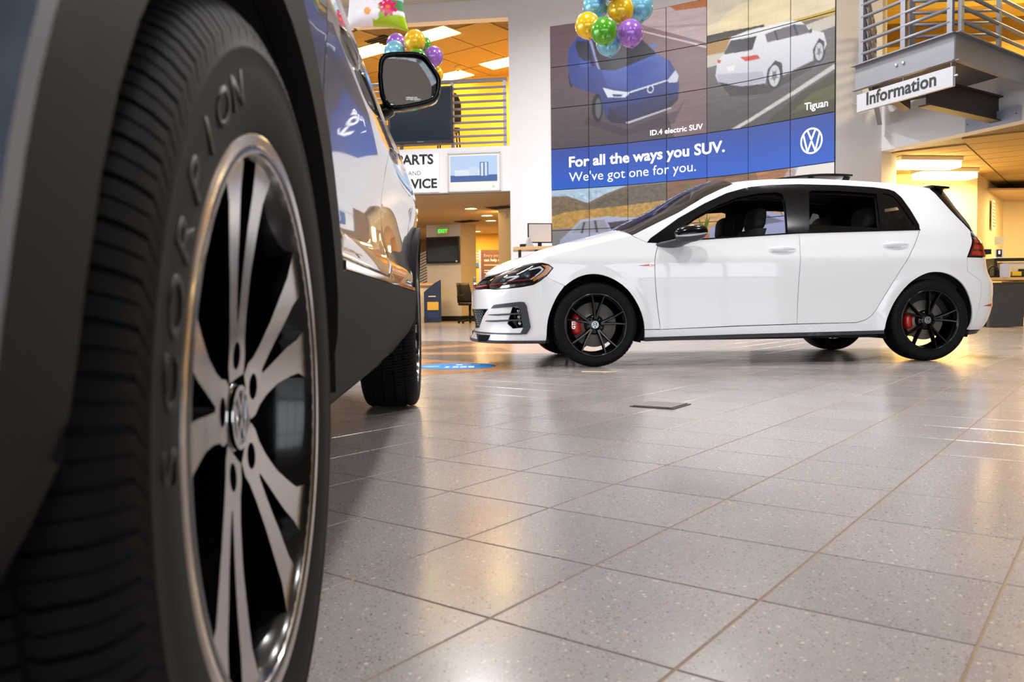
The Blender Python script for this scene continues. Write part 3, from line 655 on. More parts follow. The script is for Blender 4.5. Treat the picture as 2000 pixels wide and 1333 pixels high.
# headlights
hl_dark = mat('lamp_housing', (96, 94, 100), .22, .6); amber = mat('amber_reflector', (240, 150, 20), .25, coat=.6, emit=(240, 140, 10), estr=.12)
drl = mat('daytime_strip', (238, 240, 244), .25, coat=.3, emit=(235, 240, 250), estr=.25); red_line = mat('red_line', (210, 52, 40), .3, coat=.5)
for sg in (1, -1):
    def hp(name, loop, m, off, th=.006, st=.03, d=0.):
        v, f = panel_mesh(GS, loop, (), off, th, st, d)
        o = link(name, mesh(name, v if sg > 0 else flip_y(v), f if sg > 0 else [q[::-1] for q in f], True), m, hd)
        o.data.set_sharp_from_angle(angle=math.radians(40)); return o
    v, f = panel_mesh(GS, grow(head, .004), (), -.045, 0, .03)
    hd = link('headlight', mesh('headlight', v if sg > 0 else flip_y(v), f if sg > 0 else [q[::-1] for q in f], True), hl_dark, car)
    hp('lamp_rim', grow(head, .003), black_gloss, -.008, .03) if False else None
    hp('turn_reflector', [(-.443, .775), (-.361, .768), (-.330, .748), (-.37, .701), (-.474, .65), (-.486, .665), (-.407, .717), (-.383, .747)], amber, -.012, .02)
    hp('daytime_strip', [(-.50, .664), (-.425, .716), (-.402, .742), (-.455, .766), (-.60, .752), (-.60, .745), (-.46, .752), (-.424, .738), (-.44, .722), (-.516, .668)], drl, -.014, .015)
    hp('daytime_strip', [(-.74, .640), (-.64, .697), (-.66, .706), (-.80, .700), (-.80, .694), (-.67, .696), (-.76, .642)], drl, -.014, .015)
    hp('red_line', [(-.93, .636), (-.78, .640), (-.70, .655), (-.52, .662), (-.47, .690), (-.475, .697), (-.525, .670), (-.705, .663), (-.785, .648), (-.935, .645)], red_line, -.013, .012)
    hp('chrome_base', [(-.86, .613), (-.78, .606), (-.684, .610), (-.555, .620), (-.49, .632), (-.50, .644), (-.60, .636), (-.74, .628), (-.86, .626)], chrome, -.016, .02)
    for a, z, r in ((-.80, .675, .027), (-.575, .700, .034)):
        p = GS.pos(a, z, -.03); n = GS.normal(a, z); n = np.array(n)
        mb = MB(); zz = Vector((n[0], n[1], 0)).normalized(); xx = zz.cross(Vector((0, 0, 1)))
        mb.lathe([(r, -.025), (r, .012), (r * .92, .014), (r * .85, .006), (r * .6, .016), (0, .022)], 28, lambda u, v_, w: tuple(np.array((p[0], p[1] , p[2])) + u * np.array(xx) + v_ * np.array((0, 0, 1)) + w * np.array(zz)))
        ob = mb.build('projector_lens', mat('projector_lens', (96, 124, 140), .06, .55), hd, True)
        if sg < 0: ob.data.transform(Matrix.Scale(-1, 4, (0, 1, 0))); ob.data.flip_normals()
    hp('lamp_cover', head, lamp_glass, 0, 0, .03)
    hp('lamp_edge', [p for p in grow(head, .0035)] , black_gloss, -.05, 0) if False else None
# hood, windshield, roof
cap('hood', GS, hood_e, (.05, .10), white_p, car)
cap('windshield', GS, [(.29, .99)] + apil[:6], (.10, .10), tint_glass, car, thick=0)
cap('roof', GS, apil[5:] + [(2.80, 1.385), (2.909, 1.375), (3.10, 1.372), (3.4, 1.372), (A1, 1.372)], (.05, .0), white_p, car)
panel('cowl', GS, [(.20, .962), (.29, .985), (.33, 1.0), (.36, .99), (.30, .965)], trim_b, car, off=.002) if False else None
# glazing
op_f = [(.700, .955), (.712, 1.068), (.809, 1.134), (.988, 1.225), (1.165, 1.293), (1.338, 1.328), (1.486, 1.336), (1.535, 1.322), (1.545, 1.267), (1.507, 1.003)]
op_r = [(1.677, 1.011), (1.756, 1.332), (1.78, 1.352), (2.014, 1.349), (2.262, 1.329), (2.312, 1.323), (2.255, 1.023)]
op_q = [(2.368, 1.327), (2.415, 1.322), (2.455, 1.292), (2.503, 1.18), (2.545, 1.07), (2.542, 1.04), (2.530, 1.03), (2.300, 1.026)]
panel('window_trim', GS, grow([(.405, .934)] + dlo_b + dlo_t[::-1][1:-1], -.001), trim_b, car, holes=[op_f[::-1], op_r[::-1], op_q[::-1]], thick=.02, step=.03)
panel('belt_strip', GS, [(.47, .930), (.985, .962), (1.594, .997), (2.582, 1.020), (2.582, 1.026), (1.594, 1.005), (.985, .970), (.47, .938)], trim_b, car, off=.004, thick=.01)
panel('rear_door_glass', GS, [(1.67, 1.012), (1.695, 1.077), (2.272, 1.046), (2.262, 1.022)], tint_glass, car, off=-.012, thick=.004)
panel('quarter_glass', GS, op_q, tint_glass, car, off=-.006, thick=.004)
# sunroof glass tilted up above the roof
sv = []
for t in range(13):
    x = 1.62 + .62 * t / 12
    for k in range(9):
        y = -.40 + .1 * k; sv.append((x, y, 1.492 + .028 * math.sin(PI * t / 12 * .8) - .02 * (y / .4) ** 2 + .012 * t / 12))
so = link('sunroof', mesh('sunroof', sv, [(i * 9 + k, i * 9 + k + 1, (i + 1) * 9 + k + 1, (i + 1) * 9 + k) for i in range(12) for k in range(8)], True), trim_b, car)
md = so.modifiers.new('thickness', 'SOLIDIFY'); md.thickness = .014
MB().box((2.22, -.33, 1.492), (.05, .012, .05), ry=.5).box((2.22, .33, 1.492), (.05, .012, .05), ry=.5).build('sunroof_arm', black_matt, car)
# tail: bumper, hatch, rear window, spoiler, lamps
panel('rear_bumper', GS, [(3.0215, .236), (3.0225, .26), (3.0615, .50), (3.0615, .62), (2.9565, .7005), (2.9665, .8035), (3.30, .80), (3.45, .80), (A1, .80), (A1, .30), (3.7, .285), (3.35, .235)], white_p, car, step=.04)
panel('rear_diffuser', GS, [(3.05, .195), (3.03, .222), (3.33, .235), (3.70, .285), (A1, .30), (A1, .215)], plast, car, off=-.004, thick=.02)
panel('bumper_reflector', GS, [(3.09, .424), (3.30, .452), (3.31, .414)], mat('red_lens', (170, 12, 12), .15, coat=.8, emit=(150, 8, 6), estr=.08), car, off=.003)
panel('tailgate', GS, [(3.50, .805), (3.50, .94), (3.40, .955), (3.24, .98), (3.20, 1.022), (3.30, 1.035), (A1, 1.035), (A1, .805)], white_p, car)
panel('rear_window', GS, [(3.20, 1.028), (3.12, 1.127), (3.09, 1.245), (3.20, 1.30), (A1, 1.31), (A1, 1.040), (3.30, 1.040)], tint_glass, car, thick=0)
panel('spoiler_blade', GS, [(3.185, 1.020), (3.098, 1.127), (3.038, 1.245), (2.985, 1.331), (2.93, 1.372), (3.05, 1.380), (3.26, 1.382), (3.30, 1.35), (3.22, 1.22), (3.26, 1.10), (3.285, 1.02)], trim_b, car, off=.006, thick=.03)
v = []
for k in range(17):
    y = -.60 + 1.2 * k / 16; b = .05 * (1 - (y / .6) ** 2)
    v += [(2.80 + b, y, 1.40 + .02 * (1 - (y / .6) ** 2)), (2.95 + b, y, 1.388), (2.955 + b, y, 1.372), (2.85, y, 1.372)]
link('rear_spoiler', mesh('rear_spoiler', v, [(i * 4 + k, i * 4 + (k + 1) % 4, (i + 1) * 4 + (k + 1) % 4, (i + 1) * 4 + k) for i in range(16) for k in range(4)] + [(3, 2, 1, 0), (64, 65, 66, 67)]), trim_b, car)
lens_red = mat('tail_lens', (150, 14, 14), .12, coat=.8, emit=(150, 8, 6), estr=.10); lens_dark = mat('tail_lens_dark', (60, 8, 10), .12, coat=.8)
tl = panel('taillight', GS, grow(tail, -.003), lens_dark, car, off=.004, step=.03)
for z0, z1 in ((.822, .852), (.868, .905), (.920, .945)):
    panel('tail_lamp_bar', GS, [(3.00 + (z0 - .81) * .8, z0), (3.32, z0), (3.30, z1), (3.00 + (z1 - .81) * .8, z1)], lens_red, car, off=.007)
panel('reversing_lamp', GS, [(3.30, .826), (3.42, .826), (3.42, .856), (3.30, .852)], drl, car, off=.007)
# sill trim, dark shell behind the gaps, arches, floor pan
panel('sill_trim', GS, [(.372, .190), (1.094, .201), (2.255, .219), (2.252, .241), (1.091, .227), (.372, .215)], plast, car, off=.004, thick=.03)
shell = [(A0, .215)] + [(-.375, .205)] + farch[::-1] + [(.38, .2), (2.25, .235)] + rarch + [(3.05, .24), (A1, .31), (A1, .97), (3.2, .96), (3.1, .95), (2.56, 1.0), (.489, .91), (.29, .94), (-.1, .85), (-.45, .78), (-.8, .74), (-1.05, .70), (A0, .68)]
panel('inner_shell', GS, shell, under, car, off=-.02, thick=0, step=.06, holes=[grow(pocket, .004)[::-1], [(-1.2, .30), (-.9, .44), (-1.4, .44), (-1.4, .30)][::-1]])
for x in (0, 2.631):
    for sg in (1, -1):
        mb = MB(); v = []; n = 20; rr = .372
        for i in range(n + 1):
            a = math.radians(-22 + 224 * i / n); wy = -(abs(float(GS.pos(x + rr * math.cos(a) * 1.02, max(.2, .3185 + rr * math.sin(a)))[1])) - .022); v += [(x + rr * math.cos(a), sg * wy, .3185 + rr * math.sin(a)), (x + rr * math.cos(a), sg * -.50, .3185 + rr * math.sin(a))]
        mb.add(v, [(2 * i, 2 * i + 1, 2 * i + 3, 2 * i + 2) for i in range(n)])
        mb.add([(x + rr * math.cos(math.radians(-22 + 224 * i / n)), sg * -.50, .3185 + rr * math.sin(math.radians(-22 + 224 * i / n))) for i in range(n + 1)], [tuple(range(n + 1))])
        mb.build('wheel_well', under, car, True)
MB().box((1.315, 0, .215), (1.85, 1.62, .05)).box((-.62, 0, .22), (.50, 1.2, .05)).box((3.1, 0, .28), (.3, 1.3, .05)).box((1.3, 0, .185), (2.2, .18, .06)).box((2.95, .3, .24), (.5, .22, .1)).box((0, 0, .33), (.6, .9, .3)).box((2.63, 0, .30), (.5, .9, .14)).build('underbody', under, car)
# cabin: lining, floor, dash, seats
lin = [(.35, .90), (.52, .935), (1.594, .995), (2.60, 1.02), (3.15, 1.02), (3.05, 1.15), (2.98, 1.25), (2.93, 1.35)] + [(a, z - .012) for a, z in apil[::-1][:9]] + [(.99, 1.32), (.905, 1.285), (.675, 1.158), (.456, 1.055), (.34, .985)]
panel('cabin_lining', GS, lin, cabin, car, off=-.045, thick=0, holes=[op_f[::-1], op_r[::-1], op_q[::-1]], step=.045)
cap('headliner', GS, [(a, z - .03) for a, z in apil[4:]] + [(2.85, 1.34), (3.2, 1.33), (A1, 1.33)], (.03, 0), cabin, car, thick=0)
MB().box((1.75, 0, .33), (2.7, 1.5, .04)).box((.52, 0, .88), (.42, 1.40, .10)).box((.62, 0, .70), (.2, 1.40, .30)).box((2.95, 0, .86), (.7, 1.25, .04)).box((1.75, -.77, .64), (2.3, .03, .6)).box((1.75, .77, .64), (2.3, .03, .6)).build('cabin_floor', cabin, car)
def seat(x, y, w):
    o = bpy.data.objects.new('seat', None); COL.objects.link(o); o.parent = car; o.location = (x, y, 0)
    b = MB(); prof = [(.02, .50), (.09, .80), (.17, 1.02)]
    v = []; n = 14
    for t in range(9):
        z = .46 + .60 * t / 8; xx = .10 + .22 * t / 8; ww = w / 2 * (1 - .22 * max(0, t / 8 - .55)); d = .075 - .02 * t / 8
        for k in range(n):
            a = 2 * PI * k / n; cx = math.copysign(abs(math.cos(a)) ** .6, math.cos(a)); sy = math.copysign(abs(math.sin(a)) ** .6, math.sin(a)); v.append((xx + d * cx, ww * sy, z))
    f = [(i * n + k, i * n + (k + 1) % n, (i + 1) * n + (k + 1) % n, (i + 1) * n + k) for i in range(8) for k in range(n)] + [tuple(range(n - 1, -1, -1)), tuple(range(8 * n, 9 * n))]
    b.add(v, f).build('backrest', fabric, o, True)
    c = MB(); v = []
    for t in range(7):
        xx = -.40 + .52 * t / 6
        for k in range(n):
            a = 2 * PI * k / n; v.append((xx, w / 2 * math.copysign(abs(math.cos(a)) ** .6, math.cos(a)), .47 + .07 * math.copysign(abs(math.sin(a)) ** .6, math.sin(a)) - .04 * t / 6))
    f = [(i * n + k, i * n + (k + 1) % n, (i + 1) * n + (k + 1) % n, (i + 1) * n + k) for i in range(6) for k in range(n)] + [tuple(range(n - 1, -1, -1)), tuple(range(6 * n, 7 * n))]
    c.add(v, f).build('cushion', fabric, o, True)
    h = MB(); v = []; m_ = 9
    for i in range(m_ + 1):
        la = -PI / 2 + PI * i / m_
        for k in range(16):
            a = 2 * PI * k / 16; pw = lambda q: math.copysign(abs(q) ** .55, q)
            v.append((.345 + .058 * pw(math.cos(la)) * pw(math.cos(a)) + .02 * math.sin(la), .135 * pw(math.cos(la)) * pw(math.sin(a)), 1.145 + .095 * pw(math.sin(la))))
    h.add(v, [(i * 16 + k, i * 16 + (k + 1) % 16, (i + 1) * 16 + (k + 1) % 16, (i + 1) * 16 + k) for i in range(m_) for k in range(16)]).build('headrest', fabric, o, True)
    MB().tube([(.325, -.06, 1.02), (.335, -.06, 1.10)], .007).tube([(.325, .06, 1.02), (.335, .06, 1.10)], .007).build('headrest_post', chrome, o, True)
seat(1.08, -.37, .52); seat(1.08, .37, .52); seat(2.0, -.38, .5); seat(2.0, .38, .5)
MB().tube([(.80 + .03 * math.sin(a), -.37 + .185 * math.cos(a), .90 + .175 * math.sin(a)) for a in [2 * PI * k / 28 for k in range(28)]], .015, 8, closed=True).box((.80, -.37, .89), (.04, .34, .05)).build('steering_wheel', black_matt, car, True)
# door handles, badge, mirrors
for x0, x1, z in ((1.335, 1.548, .876), (2.249, 2.457, .906)):
    for sg in (1, -1):
        mb = MB(); v = []; n = 10; m_ = 14
        for i in range(m_ + 1):
            t = i / m_; x = x0 + (x1 - x0) * t; w = GS.pos(x, z)[1]; e = max(0.02, math.sin(PI * t)) ** .35
            lift = .012 + .020 * math.sin(PI * t) ** .6
            for k in range(n):
                a = 2 * PI * k / n; v.append((x, sg * (w - lift - .009 * e * math.cos(a)), z + .017 * e * math.sin(a) + (.004 * math.sin(PI * t))))
        mb.add(v, [(i * n + k, i * n + (k + 1) % n, (i + 1) * n + (k + 1) % n, (i + 1) * n + k) for i in range(m_) for k in range(n)] + [tuple(range(n - 1, -1, -1)), tuple(range(m_ * n, (m_ + 1) * n))])
        mb.build('door_handle', white_p, car, True)
        panel('handle_shade', GS, [(x0 + .03, z - .020), (x0 + .09, z - .024), (x1 - .06, z - .020), (x1 - .06, z + .014), (x0 + .05, z + .014)], mat('recess_shade', (205, 206, 210), .4, coat=.6), car, off=.0012, thick=0, both=False) if sg > 0 else None  # flat patch; shade of the handle hollow is put into its greyer white
panel('side_badge', GS, [(.316, .762), (.36, .757), (.444, .757), (.444, .770), (.40, .769)], red_m, car, off=.003, thick=.004, step=.02)
panel('badge_tip', GS, [(.306, .7635), (.36, .767), (.40, .7695), (.36, .7575)], chrome, car, off=.0025, thick=.004, step=.02)
bp = GS.pos(.405, .7585, .004); text('GTI', .012, (bp[0], bp[1] - .001, .7585), (1, 0, 0), (0, 0, 1), white_text, car, width=.034, bold=.02)
for sg in (1, -1):
    v = []; n = 16; m_ = 14                              # mirror shell: front dark cap, silver strip, grey foot
    mo = bpy.data.objects.new('mirror', None); COL.objects.link(mo); mo.parent = car; mo.location = (.70, sg * -.955, 1.0)
    def ell(t0, t1, sc, zcut):
        mb = MB(); v = []
        for i in range(m_ + 1):
            th = PI * i / m_
            for k in range(n + 1):
                a = t0 + (t1 - t0) * k / n
                r = math.sin(th) ** .7
                x = -.125 * math.cos(th) * sc; y = -.06 * r * math.cos(a) * sc; z = .066 * r * math.sin(a) * sc
                z += .012 * (x / .125) - .012
                v.append((x, sg * (y - .02), z))
        mb.add(v, [(i * (n + 1) + k, i * (n + 1) + k + 1, (i + 1) * (n + 1) + k + 1, (i + 1) * (n + 1) + k) for i in range(m_) for k in range(n)])
        return mb
    ell(math.radians(-5), math.radians(185), 1, 0).build('mirror_cap', trim_b, mo, True, weld=True)
    ell(math.radians(-18), math.radians(198), .97, 0).build('indicator_strip', mat('indicator_strip', (205, 205, 208), .25, coat=.3), mo, True, weld=True)
    ell(math.radians(-180), math.radians(0), .95, 0).build('mirror_base', mat('mirror_grey', (62, 66, 74), .4), mo, True, weld=True)
    mb = MB(); v = []
    for t in range(8):
        q = t / 7; c = (-.03 - .10 * q, sg * (-.01 + .12 * q), -.055 - .03 * q); rx = .075 + .03 * q; rz_ = .016 + .012 * q
        v += [(c[0] + rx * math.cos(2 * PI * k / 14), c[1], c[2] + rz_ * math.sin(2 * PI * k / 14)) for k in range(14)]
    mb.add(v, [(i * 14 + k, i * 14 + (k + 1) % 14, (i + 1) * 14 + (k + 1) % 14, (i + 1) * 14 + k) for i in range(7) for k in range(14)] + [tuple(range(14)), tuple(range(98, 112))]).build('mirror_foot', mat('mirror_foot', (66, 70, 78), .4), mo, True)
golf_wheel(car, 0, 1, False, 13); golf_wheel(car, 2.631, 1, True, 8); golf_wheel(car, 0, -1, False, 30); golf_wheel(car, 2.631, -1, True, 50)
# ------------------------------------------------------------------ dark grey SUV in the foreground
PH = math.radians(4.0)
suv = thing('suv_car', 'dark grey SUV with machined wheels, cropped large in the foreground', 'car', (-1.214, .726, 0), PI / 2 + PH)
def suv_skin():
    plan = [(-1.02, 0), (-1.01, .3), (-.98, .6), (-.92, .80), (-.82, .90), (-.65, .952), (-.4, .976), (0, .985), (.6, .985), (1.6, .985), (2.2, .986), (2.6, .993), (2.95, 1.004), (3.25, 1.002), (3.5, .978), (3.75, .92), (3.92, .83), (4.03, .68), (4.1, .45), (4.13, .2), (4.14, 0)]
    rear = ([.2, .35, .5, .7, .9, 1.05, 1.2, 1.4, 1.6, 1.75], [.08, .02, 0, 0, .04, .07, .12, .26, .42, .5])
    front = ([.2, .35, .5, .8, .95, 1.05, 1.15], [-.10, -.03, 0, 0, -.03, -.12, -.25])
    dv = ([.2, .26, .32, .38, .44, .54, .556, .58, .605, .63, .68, .76, .86, .925, .945, 1.0, 1.06, 1.12, 1.2, 1.32, 1.45, 1.58, 1.66, 1.72, 1.78], [.16, .12, .075, .028, .004, .0, .006, .008, .0, .014, .026, .028, .016, .003, .005, .020, .036, .055, .092, .152, .20, .255, .30, .37, .48])
    return Skin(plan, rear, front, dv, .985, -.35, 3.4)
SS = suv_skin(); B0, B1 = SS.a0, SS.a1
_flat = ([.2, .26, .32, .38, .44, .54, 1.2], [.16, .12, .075, .028, .004, .0, .0])
CS = Skin([(-1.0, .96), (-.7, .975), (-.4, .980), (0, .982), (.6, .985), (1.6, .987), (2.6, .990), (2.95, 1.0), (3.25, 1.0), (3.6, .975), (3.9, .93)], ([0, 1], [0, 0]), ([0, 1], [0, 0]), _flat, .985, -.35, 3.4)
paint = mat('grey_metallic_paint', (52, 51, 54), .22, .6, coat=1.0, coat_rough=.01)
clad = mat('charcoal_cladding', (30, 27, 27), .6, spec=.10, bump=.25, bscale=900)
FX = 3.2; RZ = .3815
def arc(cx, r, a0, a1, n=28, sq=1.0, cz=RZ):
    return [(cx + r * math.cos(math.radians(a0 + (a1 - a0) * k / n)), cz + sq * r * math.sin(math.radians(a0 + (a1 - a0) * k / n))) for k in range(n + 1)]
ri, ro, rf = .425, .495, .470
# cladding: wheel-arch flares and sills, split where the photo shows the joint
panel('arch_cladding', CS, arc(0, ri, 208, 2) + [(ri + .005, .36), (ri + .03, .30), (1.846, .275), (1.846, .543), (.50, .543)] + arc(0, ro, 18.5, 203, 30), clad, suv, off=.010, thick=.03, step=.03)
panel('arch_cladding', CS, [(1.850, .275), (FX - ri - .03, .29), (FX - ri - .005, .36)] + arc(FX, ri, 178, -28) + [(FX + .44, .26)] + arc(FX, rf, 0, 159.8, 30) + [(1.850, .543)], clad, suv, off=.006, thick=.03, step=.03)
panel('sill_chrome', CS, [(.52, .5455), (FX - .50, .5455), (FX - .50, .5585), (.52, .5585)], chrome, suv, off=.008, thick=.012, step=.05)
top = [(-.97, 1.02), (-.93, 1.15), (-.82, 1.30), (-.66, 1.45), (-.42, 1.58), (-.1, 1.665), (.4, 1.70), (1.0, 1.71), (1.5, 1.685), (1.85, 1.62), (2.15, 1.50), (2.45, 1.345), (2.78, 1.175)]
hoodS = [(2.78, 1.175), (2.98, 1.14), (3.3, 1.11), (3.7, 1.065), (4.0, 1.02), (4.35, .985), (4.7, .97), (B1, .965)]
dlo = [(-.48, 1.16), (-.40, 1.125), (.5, 1.12), (1.6, 1.12), (2.62, 1.125), (2.66, 1.14), (2.40, 1.285), (2.12, 1.43), (1.83, 1.54), (1.5, 1.605), (1.0, 1.63), (.4, 1.62), (-.1, 1.575), (-.36, 1.48), (-.50, 1.30)]
q_out = arc(0, ro + .004, 18.5, 155.5, 24)
panel('rear_quarter', SS, q_out + [(-.452, .592), (-.60, .86), (-.86, .88), (-.95, .90)] + [(a, z) for a, z in top[:12]] + [(2.76, 1.18), (2.66, 1.14)] + dlo[6:] + [dlo[0], dlo[1], (.36, 1.118), (.40, 1.0), (.53, .80), (.535, .60), (.51, .562)], paint, suv, step=.045)
panel('rear_door', SS, [(.515, .562), (.54, .60), (.535, .80), (.405, 1.0), (.365, 1.117), (1.598, 1.117), (1.60, .80), (1.60, .562)], paint, suv, step=.04)
panel('front_door', SS, [(1.605, .562), (1.605, .80), (1.603, 1.117), (2.64, 1.122), (2.745, .90), (2.75, .74), (2.70, .62), (2.69, .562)], paint, suv, step=.04)
panel('front_fender', SS, [(2.695, .562), (2.705, .62), (2.755, .74), (2.75, .90), (2.645, 1.122), (2.67, 1.14), (2.77, 1.172)] + hoodS[1:5] + [(4.10, .97), (4.02, .88), (3.86, .80), (3.78, .70), (3.72, .56)] + arc(FX, rf + .003, 20, 159, 26), paint, suv, step=.045)
panel('rear_bumper', SS, [(B0, .50), (-.62, .50), (-.487, .50), (-.48, .53), (-.455, .585), (-.605, .855), (-.86, .875), (B0, .88)], paint, suv, step=.05)
panel('lower_bumper', SS, [(B0, .30), (-.72, .30), (-.455, .29), (-.49, .42), (-.494, .47), (-.486, .496), (-.60, .496), (B0, .496)], clad, suv, off=.004, thick=.03)
panel('bumper_edge', CS, arc(0, ro + .010, 140, 188, 12) + arc(0, ro - .002, 188, 140, 12), mat('edge_highlight', (96, 104, 120), .4, .2), suv, off=.012, thick=.02, step=.02)  # lip of the cladding, its bluish highlight put into the colour
panel('side_reflector', SS, grow(smooth_loop([(-.58, .510), (-.486, .518), (-.478, .535), (-.474, .560), (-.486, .573), (-.58, .582)], 1), 0), chrome, suv, off=.005, thick=.012, step=.02)
panel('reflector_lens', SS, [(-.575, .520), (-.494, .527), (-.484, .545), (-.484, .560), (-.575, .571)], mat('smoked_lens', (70, 72, 80), .1, .3, coat=.8), suv, off=.008, thick=.006, step=.02)
for sg in (1, -1):
    p = SS.pos(-.481, .607, .002); mb = MB()
    mb.lathe([(0, -.003), (.011, -.003), (.013, 0), (.016, 0), (.018, -.003), (.022, 0)], 28, lambda u, v, w: (p[0] + u, sg * (p[1] + w), p[2] + v)); mb.build('parking_sensor', badge_m, suv, True)
panel('tailgate', SS, [(B0, .885), (-.96, .885), (-.955, .91), (-1.0, 1.05), (-1.02, 1.16), (B0, 1.17)], paint, suv, step=.06)
panel('taillight', SS, [(-.70, .90), (-.95, .905), (-1.30, .94), (-1.30, 1.03), (-.99, 1.03), (-.72, .98)], lens_red, suv, off=.004)
panel('rear_window', SS, [(-1.04, 1.18), (-.98, 1.30), (-.90, 1.45), (-.90, 1.56), (B0, 1.60), (B0, 1.18)], tint_glass, suv, thick=0, step=.06)
cap('roof', SS, [(B0, 1.60), (-1.3, 1.61), (-.9, 1.60), (-.55, 1.615)] + top[5:11], (.0, .06), paint, suv)
cap('windshield', SS, top[9:], (.12, .12), tint_glass, suv, thick=0)
cap('hood', SS, hoodS, (.09, .02), paint, suv)
panel('front_bumper', SS, [(3.66, .30), (3.725, .56), (3.785, .70), (3.86, .79), (B1, .78), (B1, .30)], paint, suv, step=.06)
panel('front_grille', SS, [(4.30, .80), (4.25, .93), (B1, .955), (B1, .80)], black_gloss, suv, off=-.01)
panel('headlight', SS, [(3.88, .82), (4.03, .885), (4.11, .965), (4.23, .93), (4.28, .80)], hl_dark, suv, off=.002)
for z in (.84, .885, .93): panel('grille_bar', SS, [(4.30, z), (B1, z), (B1, z + .014), (4.29, z + .014)], chrome, suv, off=.004)
# windows and their chrome surround
panel('window_trim', SS, dlo, trim_b, suv, off=-.004, thick=.015, step=.045, holes=[[(.43, 1.14), (1.54, 1.14), (1.54, 1.58), (1.0, 1.605), (.47, 1.60)][::-1], [(1.65, 1.14), (2.58, 1.145), (2.36, 1.28), (2.10, 1.415), (1.82, 1.52), (1.65, 1.56)][::-1], [(-.40, 1.16), (.38, 1.14), (.41, 1.59), (-.08, 1.55), (-.32, 1.46), (-.42, 1.30)][::-1]])
panel('rear_door_glass', SS, [(.42, 1.13), (1.55, 1.13), (1.55, 1.585), (1.0, 1.61), (.46, 1.605)], tint_glass, suv, off=-.010, thick=0, step=.05)
panel('front_door_glass', SS, [(1.64, 1.13), (2.60, 1.14), (2.37, 1.288), (2.10, 1.422), (1.82, 1.527), (1.64, 1.57)], tint_glass, suv, off=-.010, thick=0, step=.05)
panel('quarter_glass', SS, [(-.41, 1.15), (.39, 1.13), (.42, 1.595), (-.08, 1.556), (-.33, 1.465), (-.43, 1.30)], tint_glass, suv, off=-.010, thick=0, step=.05)
panel('belt_chrome', SS, [(-.42, 1.108), (.5, 1.104), (1.6, 1.104), (2.66, 1.110), (2.66, 1.124), (1.6, 1.120), (.5, 1.120), (-.40, 1.124)], chrome, suv, off=.006, thick=.012, step=.04)
panel('roof_rail', SS, [(-.2, 1.682), (.4, 1.715), (1.0, 1.725), (1.6, 1.69), (1.6, 1.672), (1.0, 1.707), (.4, 1.697), (-.2, 1.664)], chrome, suv, off=.02, thick=.02)
for x0 in (.62, 1.72):
    for sg in (1, -1):
        pts = [(x0 + .26 * t / 10, sg * (SS.pos(x0 + .26 * t / 10, .985)[1] - .002 - .012 * math.sin(PI * t / 10) ** .5), .955) for t in range(11)]
        MB().tube(pts, [.006 + .005 * math.sin(PI * t / 10) for t in range(11)], 10).build('door_handle', paint, suv, True)
# dark shell, wheel wells, underbody, cabin
panel('inner_shell', SS, [(B0, .31), (-.46, .30)] + arc(0, ri + .01, 190, -10, 20) + [(.46, .25), (FX - .46, .25)] + arc(FX, ri + .01, 190, -10, 20) + [(3.7, .30), (B1, .31), (B1, .94), (4.0, .98), (2.78, 1.14), (1.6, 1.10), (-.4, 1.10), (-.9, 1.0), (B0, 1.15)], under, suv, off=-.03, thick=0, step=.08)
for x in (0, FX):
    for sg in (1, -1):
        mb = MB(); v = []; n = 24; rr = .428
        P = [(x + rr * math.cos(math.radians(-3 + 178 * i / n)), RZ + rr * math.sin(math.radians(-3 + 178 * i / n))) for i in range(n + 1)]
        for px_, pz in P: v += [(px_, sg * -.985, pz), (px_, sg * -.60, pz)]
        mb.add(v, [(2 * i, 2 * i + 1, 2 * i + 3, 2 * i + 2) for i in range(n)]); mb.add([(a, sg * -.60, b) for a, b in P], [tuple(range(n + 1))])
        mb.build('wheel_well', mat('wheel_well_felt', (12, 12, 12), .95, bump=.6, bscale=120), suv, True)
MB().box((1.6, 0, .27), (2.3, 1.7, .06)).box((-.72, 0, .32), (.5, 1.3, .08)).box((3.9, 0, .30), (.3, 1.3, .06)).box((1.6, 0, .34), (3.6, .9, .2)).build('underbody', under, suv)
MB().box((1.2, 0, .62), (2.9, 1.6, .06)).box((2.55, 0, 1.05), (.4, 1.5, .12)).box((-.55, 0, .95), (.7, 1.4, .05)).build('cabin_floor', cabin, suv)
for x, w in ((1.35, .5), (.35, .5)):
    for y in (-.42, .42):
        o = bpy.data.objects.new('seat', None); COL.objects.link(o); o.parent = suv; o.location = (x, y, 0)
        autosmooth(MB().box((-.14, 0, 1.02), (.16, w, .66), ry=-.25).build('backrest', fabric, o, bevel=.05)); autosmooth(MB().box((.12, 0, .74), (.5, w, .16)).build('cushion', fabric, o, bevel=.05)); autosmooth(MB().box((-.27, 0, 1.46), (.10, .26, .17), ry=-.15).build('headrest', fabric, o, bevel=.04))
